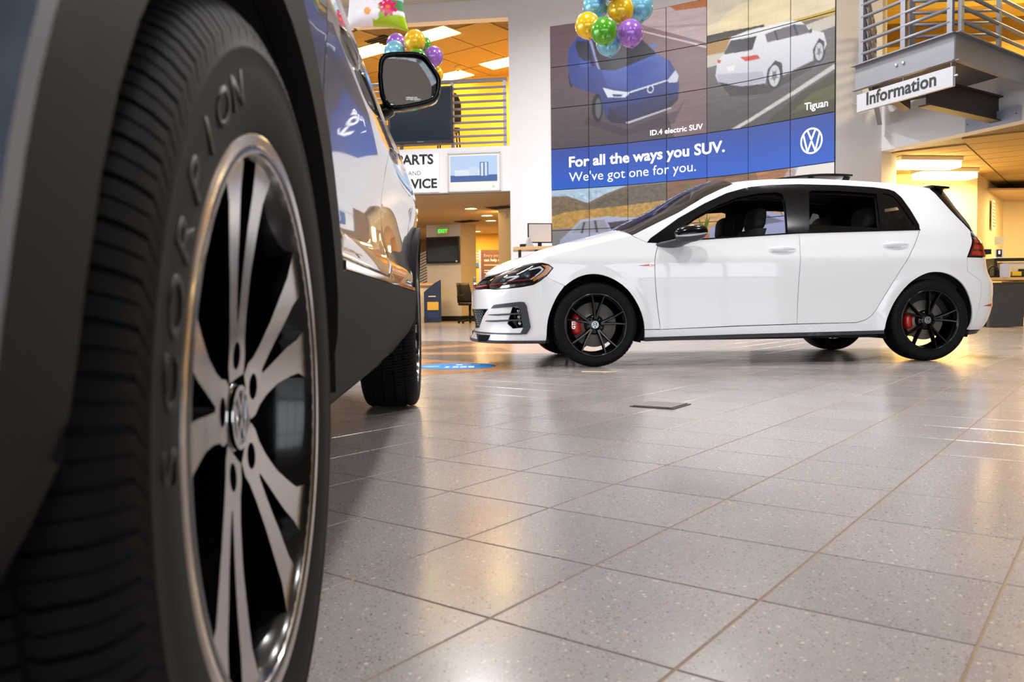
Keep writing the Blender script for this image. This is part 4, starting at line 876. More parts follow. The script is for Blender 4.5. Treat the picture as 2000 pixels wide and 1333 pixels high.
# door mirror: glass looks to the rear, painted cap faces forward
mo_out = [(-.111, .015), (-.104, .075), (-.080, .096), (-.02, .101), (.028, .100), (.061, .089), (.107, .024), (.113, -.013), (.102, -.060), (.065, -.083), (-.056, -.104), (-.10, -.07)]
mo_s = [tuple(p) for p in catmull(mo_out + [mo_out[0]], 4)[:-1]]
for sg in (1, -1):
    mo = bpy.data.objects.new('mirror', None); COL.objects.link(mo); mo.parent = suv; mo.location = (2.22, sg * -1.014, 1.288)
    def shell_(xs, sc, name, m):
        mb = MB(); n = len(mo_s); v = []
        for x, s in zip(xs, sc): v += [(x, sg * -(o_ * s), z * s) for o_, z in mo_s]
        mb.add(v, [(i * n + k, i * n + (k + 1) % n, (i + 1) * n + (k + 1) % n, (i + 1) * n + k) for i in range(len(xs) - 1) for k in range(n)])
        return mb
    shell_([.03, -.022, -.022, -.005, .012], [.84, .86, .97, 1.0, 1.0], '', 0).build('mirror_rim', trim_b, mo, True)
    s2 = shell_([.012, .05, .085, .11, .125, .128], [1.0, .97, .86, .66, .36, .02], '', 0); s2.build('mirror_cap', paint, mo, True)
    gl = MB(); gl.add([(.004 + .22 * o_ * .84 + .03 * z, sg * -(o_ * .84), z * .84) for o_, z in mo_s], [tuple(range(len(mo_s)))]); gl.build('mirror_glass', mat('mirror_glass', (210, 214, 218), .01, 1.0), mo)
    if sg > 0: text('OBJECTS IN MIRROR ARE\nCLOSER THAN THEY APPEAR', .006, (.0, .045, -.060), (0, -1, 0), (0, 0, 1), white_text, mo, width=.085, depth=.001)
    mb = MB(); v = []
    for t in range(7):
        q = t / 6; c = (.045 + .03 * q, sg * (.06 + .11 * q), -.085 - .04 * q)
        v += [(c[0] + (.045 + .02 * q) * math.cos(2 * PI * k / 14), c[1], c[2] + (.026 + .02 * q) * math.sin(2 * PI * k / 14)) for k in range(14)]
    mb.add(v, [(i * 14 + k, i * 14 + (k + 1) % 14, (i + 1) * 14 + (k + 1) % 14, (i + 1) * 14 + k) for i in range(6) for k in range(14)] + [tuple(range(14)), tuple(range(84, 98))]).build('mirror_foot', trim_b, mo, True)
# wheels with machined V spokes
mach = mat('machined_alloy', (198, 190, 184), .16, 1.0)
S_TYRE = tyre_mesh(.3815, .255, .262, 80)
class Face:
    def __init__(s, f): s.f = f
    def pos(s, a, z, off=0.):
        a = np.asarray(a, float); z = np.asarray(z, float); return np.stack([a, s.f(np.hypot(a, z)) - np.asarray(off), z], -1)
    def normal(s, a, z): return np.stack([0 * a, 0 * a - 1, 0 * a], -1)
FACE = Face(lambda r: -(.088 + .026 * np.clip(r / .25, 0, 1) ** 1.5))
def pol(r, d): return (r * math.cos(math.radians(d)), r * math.sin(math.radians(d)))
S_side = [(.046, 34), (.062, 29), (.076, 21.5), (.10, 17.5), (.14, 15.8), (.185, 16.6), (.212, 17.2), (.238, 20.0), (.2585, 21.0)]
S_slit = [(.2585, 6.4), (.240, 5.6), (.215, 6.2), (.18, 5.0), (.12, 3.4), (.092, 1.4)]
def twin_loop(ax): return [pol(r, ax - d) for r, d in S_side] + [pol(r, ax - d) for r, d in S_slit] + [pol(r, ax + d) for r, d in S_slit[::-1]] + [pol(r, ax + d) for r, d in S_side[::-1]]
def suv_wheel(x, side, ang0):
    o = bpy.data.objects.new('wheel', None); COL.objects.link(o); o.parent = suv; W = .255
    o.location = (x, -.863 * side, RZ); o.rotation_euler = (0, 0, 0 if side > 0 else PI)
    ty = link('tyre', S_TYRE, None, o)
    barrel(.255, W, rim_black, 'rim', o, .232)
    autosmooth(MB().lathe([(.2665, -.1195), (.2650, -.1222), (.2630, -.1228), (.2465, -.1200), (.2440, -.1150), (.2435, -.100)], 120, AX).build('rim_lip', mach, o), 22)
    for k in range(5):
        ax = ang0 + 36 + 72 * k; c = pol(.060, ax); hole = [(c[0] + .0135 * math.cos(2 * PI * t / 20), c[1] + .0135 * math.sin(2 * PI * t / 20)) for t in range(20)]
        v, f = panel_mesh(FACE, twin_loop(ax), [hole[::-1]], 0, .038, .02)
        me = mesh('spoke', v, f, True); me.set_sharp_from_angle(angle=math.radians(35)); me.materials.append(mach); me.materials.append(rim_black)
        me.polygons.foreach_set('material_index', [0 if len(q) == 3 else 1 for q in f]); link('spoke', me, None, o)
        MB().lathe([(.0, -.062), (.008, -.062), (.0105, -.055), (.0105, -.04)], 6, lambda u, v_, w: (u + c[0], w, v_ + c[1])).build('wheel_bolt', chrome, o)
        # black rib behind each V and black web between neighbours
        mb = MB(); spoke(mb, math.radians(ax), .05, .240, .016, .034, -.050, -.078, .06)
        mb.build('spoke_rib', rim_black, o)
    MB().lathe([(0, -.078), (.044, -.078), (.050, -.074), (.085, -.055), (.088, 0), (0, 0)], 48, AX).build('hub', rim_black, o, True)
    cp = MB().lathe([(0, -.089), (.030, -.089), (.0345, -.086), (.036, -.078)], 40, AX).build('hub_cap', black_gloss, o, True)
    vw_logo(MB(), .031, AX, -.0885, -.0925, .11).build('emblem', chrome, cp)
    MB().lathe([(.06, -.012), (.175, -.012), (.175, .012), (.06, .012)], 64, AX).build('brake_disc', disc_m, o, True)
    mb = MB(); N = 10; v = []; f = []; pr = [(.11, -.04), (.165, -.042), (.188, -.03), (.19, .03), (.11, .03)]
    for i in range(N + 1):
        a = math.radians(-28 + 48 * i / N); v += [(r * math.cos(a), w, r * math.sin(a)) for r, w in pr]
    for i in range(N):
        for k in range(5): f.append((i * 5 + k, i * 5 + (k + 1) % 5, (i + 1) * 5 + (k + 1) % 5, (i + 1) * 5 + k))
    f += [tuple(range(5)), tuple(range(N * 5 + 4, N * 5 - 1, -1))]; mb.add(v, f); mb.build('brake_caliper', mat('caliper_grey', (70, 72, 80), .35, .6), o)
    return o, ty
def rim_text(body, r0, h, a_start, a_step, y, parent, m):
    """raised letters round a tyre wall, tops outwards"""
    for i, ch in enumerate(body):
        c = bpy.data.curves.new('t', 'FONT'); c.body = ch; c.size = 1; c.offset = .012; c.resolution_u = 3; c.align_x = 'CENTER'
        t = bpy.data.objects.new('t', c); COL.objects.link(t); bpy.context.view_layer.update(); me = bpy.data.meshes.new_from_object(t.evaluated_get(bpy.context.evaluated_depsgraph_get())); bpy.data.objects.remove(t)
        for v in me.vertices:
            r = r0 + v.co.y * h; a = math.radians(a_start - a_step * i) - v.co.x * h * 1.35 / r0
            v.co = (r * math.cos(a), y, r * math.sin(a))
        bm = bmesh.new(); bm.from_mesh(me); bmesh.ops.recalc_face_normals(bm, faces=bm.faces); rr = bmesh.ops.extrude_face_region(bm, geom=bm.faces[:]); bmesh.ops.translate(bm, verts=[g for g in rr['geom'] if isinstance(g, bmesh.types.BMVert)], vec=(0, -.0016, 0)); bm.to_mesh(me); bm.free()
        me.name = 'raised_letter'; link('raised_letter', me, m, parent)
w0, ty0 = suv_wheel(0, 1, -12)
rim_text('SCORPION', .292, .040, 178, 9.2, -.1262, ty0, mat('raised_rubber', (13, 12, 12), .5, spec=.2))
suv_wheel(FX, 1, 20); suv_wheel(0, -1, 10); suv_wheel(FX, -1, 40)
# ------------------------------------------------------------------ picture wall of square display panels
VP = [(.827, 16.6), (1.551, 16.31), (2.265, 15.997), (2.934, 15.595), (3.587, 15.169), (4.202, 14.689), (4.754, 14.138), (5.284, 13.566)]
VZ, VH = 5.92, .8
def wall_pt(u, v, off=0.):
    k = min(6, max(0, int(math.floor(u)))); t = u - k; a, b = Vector(VP[k]), Vector(VP[k + 1]); d = (b - a); p = a + d * t; n = Vector((d.y, -d.x)).normalized()
    if n.y > 0: n = -n
    return (p.x + n.x * off, p.y + n.y * off, VZ - VH * v)
vwl = thing('video_wall', 'curved picture wall of square panels showing blue and white cars', 'video wall', (0, 0, 0))
bk = MB(); bk.add([wall_pt(u, v, .012) for u in range(8) for v in (-.005, 7.005)], [(2 * k, 2 * k + 1, 2 * k + 3, 2 * k + 2) for k in range(7)]); bk.add([wall_pt(u, v, .0) for u in range(8) for v in (-.005, 7.005)], [(2 * k, 2 * k + 2, 2 * k + 3, 2 * k + 1) for k in range(7)]); bk.build('backing', black_matt, vwl)
NP = 52; Q = 7 * NP
uu, vv = np.meshgrid((np.arange(Q) + .5) / NP, (np.arange(Q) + .5) / NP); img = np.zeros((Q, Q, 3)); UV = np.stack([uu.ravel(), vv.ravel()], 1)
rng = np.random.default_rng(3)
def lin(c): return np.array(srgb(*c)[:3])
def blur_noise(sx, sy, amp):
    n = rng.standard_normal((Q, Q))
    for ax, k in ((1, sx), (0, sy)):
        if k > 1:
            ker = np.ones(int(k)) / int(k); n = np.apply_along_axis(lambda r: np.convolve(r, ker, 'same'), ax, n)
    return amp * n / (n.std() + 1e-9)
def fill(P, c, alpha=1., c2=None, axis=1, soft=1):
    acc = np.zeros(Q * Q); P = [(a, b - .06) for a, b in P]
    for dx, dy in ((-.25, -.25), (.25, -.25), (-.25, .25), (.25, .25)): acc += inside(UV + np.array([dx, dy]) / NP, P)
    m = (acc / 4 * alpha).reshape(Q, Q)[..., None]; col = lin(c)
    if c2 is not None:
        B = np.array(P); t = np.clip(((uu if axis == 0 else vv) - B[:, axis].min()) / (np.ptp(B[:, axis]) + 1e-9), 0, 1)[..., None]; col = col * (1 - t) + lin(c2) * t
    img[:] = img * (1 - m) + col * m
def oval(c, rx, ry, n=28): return [(c[0] + rx * math.cos(2 * PI * k / n), c[1] + ry * math.sin(2 * PI * k / n)) for k in range(n)]
def streak(P, sx, sy, amp):
    P = [(a, b - .06) for a, b in P]; m = inside(UV, P).reshape(Q, Q)[..., None]; img[:] = np.clip(img * (1 + m * blur_noise(sx, sy, amp)[..., None]), 0, 1)
E = 7.1
# left picture: blue electric car on a road
L4 = [(-.1, -.1), (4, -.1), (4, 3.06), (-.1, 3.06)]; fill(L4, (112, 86, 92), c2=(78, 66, 74)); fill([(2.2, 0), (4, 0), (4, 3.06), (3.2, 3.06)], (150, 120, 122), .55)
fill([(2.59, -.1), (4.0, -.1), (4.0, 1.06), (2.39, .36)], (188, 166, 166)); fill([(2.4, .40), (4.0, .62), (4.0, .68), (2.4, .45)], (150, 128, 128), .6); fill([(2.41, .50), (4.0, 1.12), (4.0, 1.16), (2.41, .53)], (214, 200, 196), .9)
fill([(3.1, .06), (4.0, .06), (4.0, .25), (3.24, .19)], (176, 106, 64)); streak(L4, 30, 2, .05)
fill([(1.0, 2.35), (2.0, 2.75), (3.3, 2.45), (3.5, 2.2), (3.2, 2.75), (1.9, 2.9), (.9, 2.5)], (52, 44, 54), .55)
fill(oval((.57, 1.33), .07, .28), (24, 22, 30)); fill(oval((1.24, 2.16), .15, .34), (24, 22, 30)); fill(oval((1.26, 2.18), .08, .24), (96, 92, 104))
fill([(.75, .41), (1.09, .49), (1.41, .55), (2.35, .65), (2.78, 1.1), (3.09, 1.29), (3.26, 1.58), (3.33, 1.9), (3.31, 2.18), (3.12, 2.36), (2.02, 2.62), (1.59, 2.54), (1.45, 2.4), (1.30, 1.86), (1.12, 1.8), (.98, 1.75), (.66, 1.6), (.54, 1.48), (.48, 1.06), (.51, .66), (.67, .49)], (52, 72, 150), c2=(34, 48, 112))
fill([(.71, .5), (1.01, .54), (1.18, 1.18), (1.0, 1.09), (.77, .87), (.69, .64)], (34, 36, 56)); fill([(1.03, .52), (1.10, .54), (1.32, 1.27), (1.24, 1.2)], (150, 156, 182))
fill([(1.13, .57), (2.35, .67), (2.76, 1.09), (2.19, 1.27), (1.71, 1.32), (1.34, 1.27), (1.21, .96)], (46, 40, 58), c2=(30, 26, 40))
fill([(1.34, 1.27), (1.71, 1.32), (2.76, 1.09), (3.05, 1.28), (3.08, 1.58), (2.97, 1.74), (2.06, 1.86), (1.52, 1.69)], (62, 92, 178), c2=(44, 66, 150)); fill([(1.75, 1.40), (2.6, 1.2), (2.9, 1.35), (2.4, 1.6)], (44, 68, 156), .7)
fill([(1.51, 2.46), (1.55, 2.17), (2.02, 2.18), (3.28, 2.1), (3.31, 2.21), (3.12, 2.36), (2.02, 2.62), (1.63, 2.56)], (36, 36, 58)); fill([(1.55, 2.17), (2.05, 2.20), (3.0, 2.02), (3.28, 2.12), (2.9, 2.34), (2.0, 2.5), (1.75, 2.4)], (42, 44, 92), .9)
fill([(1.96, 2.58), (3.14, 2.36), (3.12, 2.4), (2.02, 2.62)], (190, 190, 206)); fill([(1.38, 1.7), (1.67, 1.8), (2.08, 1.89), (1.96, 2.0), (1.51, 1.95)], (222, 228, 240)); fill([(1.62, 1.88), (1.9, 1.92), (1.85, 1.97), (1.66, 1.95)], (50, 66, 120))
fill([(3.03, 1.75), (3.24, 1.54), (3.32, 1.69), (3.28, 1.82), (3.08, 1.81)], (206, 206, 226)); fill([(2.08, 1.87), (3.03, 1.73), (3.03, 1.76), (2.08, 1.91)], (226, 228, 240)); fill(oval((2.61, 1.89), .085, .095), (230, 232, 240)); fill(oval((2.61, 1.89), .062, .07), (42, 52, 110))
fill([(.77, 1.1), (.81, 1.01), (1.05, 1.02), (1.08, 1.13), (.92, 1.17)], (58, 84, 170)); fill([(2.6, .86), (2.78, .87), (2.76, .97), (2.64, .93)], (86, 120, 190))
# right picture: white SUV on a road at sunset
R4 = [(4, -.1), (E, -.1), (E, 3.06), (4, 3.06)]; fill(R4, (232, 218, 190), c2=(236, 206, 150)); fill([(4, -.1), (5.6, -.1), (5.0, .5), (4, .7)], (196, 184, 168), .6); fill(oval((5.2, .75), .9, .4), (248, 226, 170), .5); streak([(4, -.1), (E, -.1), (E, 1.0), (4, .9)], 26, 8, .05)
fill([(4.0, 1.3), (5.0, 1.2), (E, 1.0), (E, 3.06), (4.0, 3.06)], (116, 108, 108), c2=(84, 74, 76)); fill([(4.0, .91), (4.48, .9), (5.39, .95), (5.41, 1.05), (4.73, 1.05), (4.0, 1.08)], (62, 54, 44)); fill([(4.0, 1.07), (4.73, 1.05), (5.4, 1.05), (4.7, 1.3), (4.0, 1.36)], (176, 132, 72)); fill([(4.0, 1.34), (4.66, 1.34), (6.98, 1.12), (E, 1.35), (4.25, 1.6), (4.0, 1.61)], (206, 196, 180))
fill([(6.0, 1.02), (E, 1.02), (E, 1.13), (6.1, 1.08)], (206, 170, 70)); fill([(4.59, 3.07), (6.98, 2.11), (E, 2.17), (4.73, 3.09)], (206, 200, 196)); fill([(5.32, 3.11), (6.29, 2.53), (E, 2.24), (E, 3.11)], (64, 62, 40)); fill([(6.0, 2.95), (6.5, 2.6), (E, 2.5), (E, 2.8)], (92, 92, 50), .8)
streak([(4, 1.6), (E, 1.3), (E, 3.06), (4, 3.06)], 20, 2, .07)
fill([(4.4, 2.1), (5.5, 2.25), (6.7, 1.9), (6.5, 2.1), (5.5, 2.42), (4.6, 2.34)], (44, 40, 42), .75)
fill(oval((5.65, 2.06), .20, .29), (40, 38, 42)); fill(oval((6.67, 1.78), .14, .25), (40, 38, 42))
fill([(4.59, 1.06), (5.02, .99), (5.39, 1.0), (6.0, 1.02), (6.25, 1.08), (6.49, 1.32), (6.76, 1.43), (6.83, 1.68), (6.77, 1.80), (6.78, 1.62), (6.66, 1.52), (6.52, 1.72), (6.53, 1.95), (5.84, 2.1), (5.82, 1.85), (5.66, 1.76), (5.48, 1.92), (5.42, 2.2), (4.84, 2.17), (4.29, 2.01), (4.22, 1.83), (4.27, 1.5), (4.44, 1.36)], (240, 238, 238), c2=(196, 194, 208))
fill([(4.26, 1.80), (5.36, 1.94), (5.42, 2.14), (4.84, 2.16), (4.29, 2.0)], (168, 168, 188), .7); fill([(4.59, 1.11), (5.21, 1.14), (5.1, 1.42), (4.42, 1.39)], (58, 54, 66)); fill([(5.41, 1.15), (5.65, 1.12), (6.07, 1.10), (6.35, 1.17), (6.46, 1.36), (6.07, 1.35), (5.47, 1.34)], (104, 100, 108)); fill([(5.62, 1.12), (5.66, 1.12), (5.74, 1.35), (5.70, 1.35)], (50, 46, 52)); fill([(6.05, 1.10), (6.1, 1.10), (6.2, 1.36), (6.14, 1.36)], (60, 56, 60))
fill([(4.82, 1.52), (5.23, 1.55), (5.3, 1.65), (4.95, 1.64)], (206, 66, 46)); fill([(4.27, 1.48), (4.37, 1.5), (4.33, 1.57), (4.27, 1.55)], (190, 70, 56)); fill([(4.25, 1.97), (4.84, 2.15), (5.4, 2.19), (5.44, 2.26), (5.36, 2.28), (4.55, 2.19)], (56, 52, 60)); fill([(4.51, 1.68), (4.68, 1.68), (4.67, 1.79), (4.52, 1.79)], (236, 234, 226))
fill(oval((5.64, 2.08), .13, .22), (206, 204, 210)); fill(oval((6.66, 1.80), .09, .18), (200, 198, 206)); fill(oval((5.64, 2.08), .05, .09), (120, 118, 124)); fill(oval((6.66, 1.80), .035, .07), (120, 118, 124))
for k in range(5):
    a = 2 * PI * k / 5 + .3
    for (c, rx, ry) in (((5.64, 2.08), .12, .20), ((6.66, 1.80), .085, .17)): fill([(c[0] + rx * .3 * math.cos(a - .5), c[1] + ry * .3 * math.sin(a - .5)), (c[0] + rx * math.cos(a), c[1] + ry * math.sin(a)), (c[0] + rx * .3 * math.cos(a + .5), c[1] + ry * .3 * math.sin(a + .5))], (90, 88, 94), .7)
fill([(6.42, 1.30), (6.50, 1.28), (6.50, 1.37), (6.44, 1.38)], (70, 68, 74))
# blue band
fill([(-.1, 3.06), (E, 3.06), (E, 4.06), (-.1, 4.06)], (44, 72, 160), c2=(10, 92, 206))
# lower picture: silver SUV before hills, desert road
LW = [(-.1, 4.06), (E, 4.06), (E, 7.1), (-.1, 7.1)]; fill(LW, (176, 198, 220)); fill([(-.1, 4.22), (.44, 4.23), (.96, 4.43), (1.45, 4.23), (2.0, 4.07), (3.0, 4.07), (3.0, 4.9), (-.1, 4.9)], (126, 104, 84), c2=(112, 96, 66)); fill([(.9, 4.5), (1.6, 4.25), (2.2, 4.1), (3, 4.1), (3, 4.6), (1.5, 4.75)], (96, 88, 74), .7)
fill([(-.1, 4.75), (.44, 4.62), (3.0, 4.5), (3.0, 5.2), (-.1, 5.04)], (186, 142, 66)); streak([(-.1, 4.2), (3, 4.06), (3, 5.1), (-.1, 5.1)], 4, 3, .13); fill([(-.1, 5.04), (3, 5.0), (3, 7.1), (-.1, 7.1)], (128, 122, 122), c2=(96, 92, 96))
fill([(.23, 5.3), (.51, 5.08), (.8, 4.83), (1.48, 4.79), (2.31, 4.87), (2.63, 5.04), (2.94, 5.48), (2.98, 5.88), (.18, 5.79)], (176, 180, 204), c2=(132, 136, 160)); fill([(.51, 5.14), (.84, 4.89), (1.40, 4.86), (1.52, 5.15)], (150, 148, 156)); fill([(.86, 4.9), (.92, 4.89), (.84, 5.16), (.78, 5.16)], (70, 70, 80)); fill([(1.12, 4.87), (1.18, 4.87), (1.24, 5.16), (1.18, 5.16)], (70, 70, 80)); fill([(1.48, 4.94), (2.31, 4.89), (2.63, 5.05), (1.95, 5.14), (1.64, 5.2)], (66, 58, 70)); fill(oval((1.75, 5.75), .28, .45), (28, 26, 30))
fill([(3, 4.06), (6.0, 4.06), (5.6, 4.6), (5.9, 5.1), (E, 5.2), (E, 7.1), (3, 7.1)], (130, 92, 64), c2=(120, 84, 60)); fill([(5.2, 4.06), (6.1, 4.06), (6.3, 4.5), (5.5, 4.9)], (190, 120, 66), .6); fill([(3, 4.75), (4.6, 4.6), (5.8, 5.0), (5.8, 5.3), (3, 5.3)], (190, 142, 74)); streak([(3, 4.06), (6.1, 4.06), (5.9, 5.2), (3, 5.2)], 16, 3, .14)
fill([(6.2, 4.06), (E, 4.06), (E, 5.3), (6.1, 5.3), (5.95, 4.6)], (236, 228, 222)); fill([(3.53, 4.17), (3.59, 4.18), (3.59, 4.9), (3.53, 4.9)], (74, 120, 52)); fill([(3, 5.3), (E, 5.3), (E, 7.1), (3, 7.1)], (150, 120, 96), c2=(100, 90, 90))
fill([(3.9, 5.6), (4.1, 5.2), (4.7, 4.95), (5.4, 4.93), (6.2, 5.15), (6.6, 5.4), (6.7, 5.9), (3.9, 6.0)], (150, 156, 200), c2=(110, 112, 150)); fill([(4.4, 5.2), (4.8, 5.02), (5.4, 5.0), (5.9, 5.18), (4.9, 5.25)], (86, 88, 112))
img[:] = np.clip(img * (1 + .02 * rng.standard_normal((Q, Q, 1))), 0, 1)
pm = bpy.data.materials.new('display_panel'); pm.use_nodes = True; nt = pm.node_tree; b = nt.nodes['Principled BSDF']
at = nt.nodes.new('ShaderNodeAttribute'); at.attribute_name = 'picture'; b.inputs['Base Color'].default_value = (.02, .02, .022, 1); b.inputs['Specular IOR Level'].default_value = .3; nt.links.new(at.outputs['Color'], b.inputs['Emission Color']); b.inputs['Emission Strength'].default_value = .62; b.inputs['Roughness'].default_value = .35
for i in range(7):
    for j in range(7):
        g = .0085; us = np.linspace(i + g, i + 1 - g - 1e-6, NP + 1); vs = np.linspace(j + g, j + 1 - g - 1e-6, NP + 1)
        a, bb = np.array(wall_pt(i + g, 0, .03)), np.array(wall_pt(i + 1 - g - 1e-6, 0, .03)); T = np.linspace(0, 1, NP + 1)
        X = a[0] + (bb[0] - a[0]) * T; Y = a[1] + (bb[1] - a[1]) * T; Z = VZ - VH * vs
        n1 = NP + 1; V_ = np.zeros((n1, n1, 3)); V_[..., 0] = X[None]; V_[..., 1] = Y[None]; V_[..., 2] = Z[:, None]
        idx = np.arange(n1 * n1).reshape(n1, n1); F_ = np.stack([idx[:-1, :-1], idx[1:, :-1], idx[1:, 1:], idx[:-1, 1:]], -1).reshape(-1, 4)
        me = bpy.data.meshes.new('panel'); me.vertices.add(n1 * n1); me.vertices.foreach_set('co', V_.ravel()); me.loops.add(F_.size); me.loops.foreach_set('vertex_index', F_.ravel().astype(np.int32)); me.polygons.add(len(F_)); me.polygons.foreach_set('loop_start', np.arange(0, F_.size, 4, dtype=np.int32)); me.update(calc_edges=True)
        ci = np.clip(np.arange(n1) + i * NP, i * NP, i * NP + NP - 1); ri_ = np.clip(np.arange(n1) + j * NP, j * NP, j * NP + NP - 1)
        c4 = np.ones((n1, n1, 4)); c4[..., :3] = img[np.ix_(ri_, ci)]
        ca = me.color_attributes.new('picture', 'FLOAT_COLOR', 'POINT'); ca.data.foreach_set('color', c4.ravel()); me.materials.append(pm)
        link('panel', me, None, vwl)
def wall_text(body, u0, v0, u1, hv, bold):
    """lettering that follows the curved wall; hv is the cap height in panels"""
    c = bpy.data.curves.new('lettering', 'FONT'); c.body = body; c.size = 1; c.offset = bold; c.resolution_u = 3; t = bpy.data.objects.new('t', c); COL.objects.link(t); bpy.context.view_layer.update()
    me = bpy.data.meshes.new_from_object(t.evaluated_get(bpy.context.evaluated_depsgraph_get())); bpy.data.objects.remove(t); xs = [v.co.x for v in me.vertices]; x0, x1 = min(xs), max(xs)
    for v in me.vertices: v.co = wall_pt(u0 + (v.co.x - x0) / (x1 - x0) * (u1 - u0), v0 - v.co.y * hv / .73, .034)
    link('lettering', me, white_text, vwl)
wall_text('For all the ways you SUV.', .48, 3.46, 4.44, .255, .022); wall_text("We've got one for you.", .48, 3.82, 3.73, .235, -.006)
wall_text('ID.4 electric SUV', 2.59, 2.89, 3.90, .125, .012); wall_text('Tiguan', 6.33, 2.86, 6.85, .155, .010)
vw_logo(MB(), .215, lambda u, v, w: wall_pt(6.49 + u / .78 * .9, 3.51 - v / .8, .034 + w), 0, .003, .085).build('emblem', white_text, vwl)

# ------------------------------------------------------------------ left gallery: railing, television, signs
def along(P, s):
    for a, b in zip(P, P[1:]):
        l = math.hypot(b[0] - a[0], b[1] - a[1])
        if s <= l: return (a[0] + (b[0] - a[0]) * s / l, a[1] + (b[1] - a[1]) * s / l)
        s -= l
    return P[-1]
RP = [(0.0, 17.14), (-3.2, 17.58), (-5.6, 17.14), (-7.9, 16.1)]
rl = thing('gallery_railing', 'grey horizontal-bar railing along the left gallery edge', 'railing', (0, 0, ZM))
for k in range(8):
    p = along(RP, .09 + 1.09 * k); MB().box((p[0], p[1], .675), (.07, .07, 1.35)).build('post', grey_metal, rl)
MB().tube([(p[0], p[1], 1.37) for p in (along(RP, .04), RP[1], RP[2], RP[3])], .046, 8).build('top_rail', grey_metal, rl)
for k in range(9):
    MB().tube([(p[0], p[1] - .03, .105 + .139 * k) for p in (along(RP, .06), RP[1], RP[2], RP[3])], .026, 8).build('bar', grey_metal, rl)
def fdir(x):                                            # point and direction on the left gallery edge
    a, b = Vector((-3.2, 17.45)), Vector((0, 17.0)); t = (x + 3.2) / 3.2; return a + (b - a) * t, (b - a).normalized()
screen = mat('dark_screen', (18, 30, 44), .12, coat=.6, emit=(20, 40, 58), estr=.25)
def flat_tv(name, label, c, d, w, h, th, scr, parent=None):
    t = thing(name, label, 'television', c, math.atan2(d[1], d[0]))
    autosmooth(MB().box((0, 0, 0), (w, th, h)).build('case', mat('tv_case', (30, 30, 36), .3), t, bevel=.012))
    MB().box((0, -th / 2 - .002, .012), (w - .09, .004, h - .10)).build('screen', scr, t); MB().box((0, th / 2 + .04, -.1), (.4, .09, .3)).build('wall_mount', black_matt, t)
    return t
p, d = fdir(-1.80); t = flat_tv('television', 'large black television hanging on the gallery railing', (p.x - .02, p.y - .05, 4.355), d, 1.36, 1.16 * .99, .09, screen)
text('Panasonic', .035, (0, -.0455, -.545), (1, 0, 0), (0, 0, 1), mat('grey_print', (190, 190, 196), .5), t, align='CENTER', width=.13)
def board(name, label, cat, x0, x1, z0, z1, m, th=.03):
    a, d = fdir(x0); b, _ = fdir(x1); c = (a + b) / 2; t = thing(name, label, cat, (c.x + d.y * .02, c.y - .02, (z0 + z1) / 2), math.atan2(d.y, d.x)); MB().box((0, 0, 0), ((b - a).length, th, z1 - z0)).build('board', m, t); return t, (b - a).length
t, w = board('hanging_sign', 'white PARTS AND SERVICE sign on the gallery edge', 'sign', -2.50, -1.46, 2.80, 3.57, mat('sign_white', (246, 247, 250), .4, emit=(250, 250, 255), estr=.15))
text('PARTS', .2, (-.36, -.017, .19), (1, 0, 0), (0, 0, 1), black_text, t, width=.78, bold=.034); text('AND', .11, (-.12, -.017, -.035), (1, 0, 0), (0, 0, 1), mat('grey_lettering', (90, 92, 96), .5), t, width=.27); text('SERVICE', .2, (-.47, -.017, -.30), (1, 0, 0), (0, 0, 1), black_text, t, width=.96, bold=.034)
t, w = board('framed_picture', 'framed blue picture of a glass tower building', 'picture', -1.27, -.19, 2.78, 3.57, mat('cream_mount', (236, 232, 226), .6))
fr = MB()
for q in ((0, .385, 1.09, .02), (0, -.385, 1.09, .02)): fr.box((q[0], -.01, q[1]), (q[2], .05, q[3]))
for q in (-.535, .535): fr.box((q, -.01, 0), (.02, .05, .79))
fr.build('frame', alu, t)
def art(x0, x1, z0, z1, c, nm='print', dy=-.018): return MB().box(((x0 + x1) / 2, dy, (z0 + z1) / 2), (x1 - x0, .004, z1 - z0)).build(nm, mat('print_%d_%d_%d' % c, c, .5), t)
art(-.49, .48, -.19, .33, (172, 200, 232)); art(-.49, .48, -.19, -.06, (58, 92, 150), dy=-.020); art(-.40, .30, -.07, .05, (206, 220, 236), dy=-.021); art(.12, .30, -.08, .20, (96, 130, 182), dy=-.023); art(.15, .19, -.08, .18, (206, 220, 236), dy=-.025); art(.23, .27, -.08, .19, (206, 220, 236), dy=-.025); art(-.10, .08, -.07, .11, (190, 208, 230), dy=-.022)
vw_logo(MB(), .026, lambda u, v, w: (.40 + u, -.018 - w, -.30 + v), 0, .002, .1).build('emblem', mat('grey_print', (150, 150, 156), .5), t)
def stool(name, label, loc, rz, h, m):
    c = thing(name, label, 'chair', loc, rz); autosmooth(MB().box((0, 0, h), (.46, .46, .07)).build('seat', m, c, bevel=.03))
    v = []; n = 12
    for i in range(9):
        z = h + .12 + .62 * i / 8; w = .23 * (1 - max(0, i / 8 - .6) ** 2 * 3.2)
        for k in range(n + 1): s = -1 + 2 * k / n; v.append((s * w, .21 + .05 * i / 8 - .05 * s * s, z))
    o = link('backrest', mesh('backrest', v, [(i * 13 + k, i * 13 + k + 1, (i + 1) * 13 + k + 1, (i + 1) * 13 + k) for i in range(8) for k in range(12)], True), m, c); md = o.modifiers.new('t', 'SOLIDIFY'); md.thickness = .05
    for x in (-.2, .2):
        for y in (-.2, .2): MB().tube([(x * 1.1, y * 1.1, 0), (x, y, h - .03)], .016, 8).build('leg', m, c, True)
    return c
stool('bar_chair', 'dark high-backed chair behind the gallery railing', (-1.32, 18.15, ZM), PI + .2, .55, mat('dark_brown', (38, 24, 16), .5))
